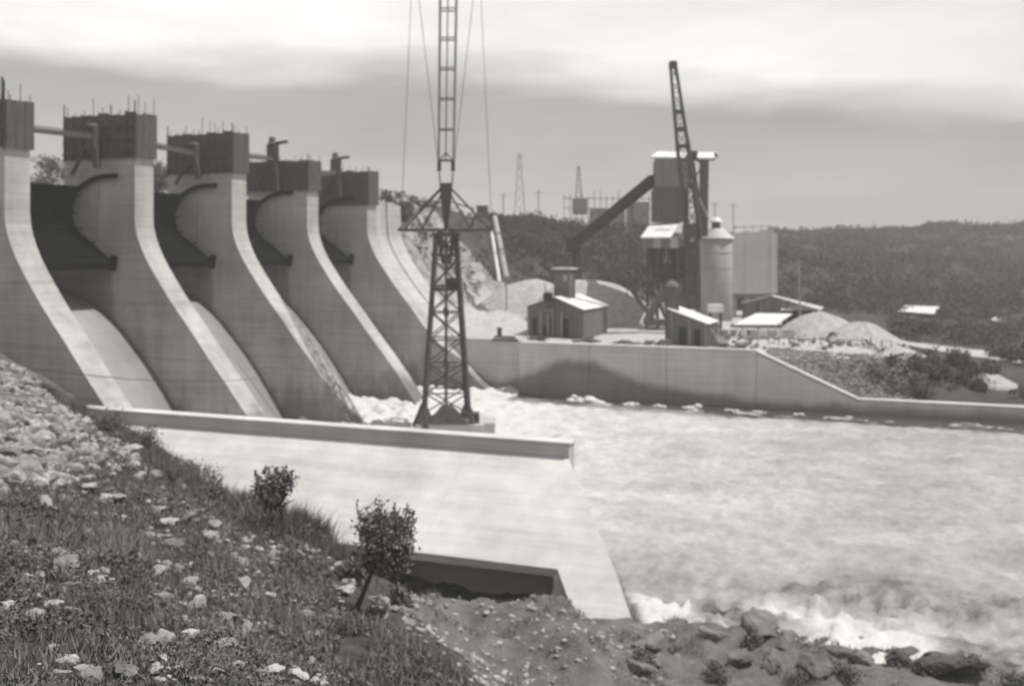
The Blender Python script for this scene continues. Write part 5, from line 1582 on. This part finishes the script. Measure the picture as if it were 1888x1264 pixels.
# dark rocks and scrub on the shore
for px, y, w, l_ in [(1405, 1150, 92, 'long dark flat-topped rock at the water\'s edge'), (1450, 1172, 60, 'dark flat rock leaning on the long shore rock'), (1315, 1175, 50, 'low dark rock left of the long shore rock'), (1195, 1195, 64, 'dark layered rock near the slab\'s lower corner'), (1365, 1225, 56, 'dark rounded rock below the long shore rock, left'), (1420, 1230, 52, 'dark rounded rock below the long shore rock, right'), (1545, 1160, 22, 'small dark rock standing in the foam'), (1505, 1238, 70, 'dark mound between the rounded rocks and the shore bush'), (1740, 1225, 110, 'large dark mound at the right end of the shore'), (1180, 1250, 50, 'dark rock at the bottom edge beside the bench'), (1550, 1195, 40, 'small rock at the water\'s edge right of the long rock'), (1590, 1210, 44, 'flat rock half way to the shore bush')]:
    D = 18.35 * F / (y + w * .12 - YH)
    s = w * D / F / 1.75
    put_stone(px, D, s, random.choice(SMd), l_, sink=-.05, asp=(1.25, .9, 1.1), tilt=.1)
for px, y, r, l_ in [(1655, 1215, .62, 'small round bush at the foam\'s edge'), (1180, 1245, .6, 'bush at the bottom edge by the bench foot'), (1320, 1250, .6, 'low bush at the bottom edge, mid shore'), (1470, 1250, .7, 'dark low bush at the bottom edge below the shore rocks'), (1560, 1248, .6, 'low bush at the bottom edge left of the round bush'), (1790, 1240, .7, 'bush on the large dark mound'), (1710, 1235, .6, 'bush at the left foot of the large dark mound'), (1870, 1262, .7, 'bush at the bottom right corner'), (1385, 1205, .5, 'low scrub between the dark shore rocks'), (1240, 1200, .35, 'tiny bush right of the layered rock')]:
    D = 18.2 * F / (y - YH)
    bush('bush', on_near(px, D, -.1), r, l_, m_leaf, n=900, leaf=.07, squash=.7)
# riprap on the slope behind the sloping end of the far wall: larger ones single, rest one mass
random.seed(31)
V = []; Fc = []
single = 0
for i in range(3200):
    u = random.uniform(-15.5, 16); v_ = 123.2 + random.uniform(0, 1) ** 1.0 * 7.5
    z = float(far_h(np.array([u]), np.array([v_]))[0])
    D = -SS * u + CC * v_; px = XH + F * (CC * u + SS * v_) / D
    if px > 1680 or z > -11.9: continue
    s = random.uniform(.10, .30)
    if False:
        o = bpy.data.objects.new('stone', SM[single % 8]); COL.objects.link(o)
        o.matrix_basis = Matrix.Translation((u, v_, z + .05)) @ Matrix.Rotation(random.uniform(0, 6), 4, 'Z') @ Matrix.Diagonal((s, s, s, 1))
        tag(o, 'grey stone in the slope behind the wall\'s sloping end', 'stone', 'stones behind the far wall\'s end'); single += 1
        continue
    b = len(V)
    for q in ICO1[0]:
        k_ = random.uniform(.7, 1.15)
        V.append((u + q.x * s * k_, v_ + q.y * s * k_, z + q.z * s * .7 * k_))
    Fc += [tuple(b + j for j in t_) for t_ in ICO1[1]]
m_rip = mat_simple('riprap_stone', .17, .5, 1.2, .95, .04)
tag(link('riprap', pymesh('riprap', V, Fc), m_rip), 'grey stone pitching behind the sloping wall end', 'riprap', kind='stuff')

# rope slung across the first two piers
rp = thing('slung_rope', at(60, 77, -9), 'thin dark rope slung across the foot of the first two piers', 'rope')
pts = [at2(62, 680, 76.5), at2(150, 690, 76), at2(240, 699, 75.8), at2(320, 702, 78), at2(420, 702, 84), at2(474, 697, 90.5)]
for a, b_ in zip(pts, pts[1:]): beam(rp, 'rope_length', m_cable, a, b_, .05)
print('objects', len(bpy.data.objects), 'tris', sum(len(m.polygons) for m in bpy.data.meshes))

hz_ = link('haze', pymesh('haze', [(-300, -40, -22.5), (460, -40, -22.5), (460, 660, -22.5), (-300, 660, -22.5), (-300, -40, 36), (460, -40, 36), (460, 660, 36), (-300, 660, 36)], BOXF), None)
mh = bpy.data.materials.new('haze'); mh.use_nodes = True
th = mh.node_tree; th.nodes.clear()
pv = N(th, 'ShaderNodeVolumePrincipled'); pv.inputs['Color'].default_value = (.93, .92, .90, 1); pv.inputs['Density'].default_value = .00075; pv.inputs['Anisotropy'].default_value = .2
ho = N(th, 'ShaderNodeOutputMaterial'); th.links.new(pv.outputs[0], ho.inputs['Volume'])
hz_.data.materials.append(mh)
tag(hz_, kind='stuff')
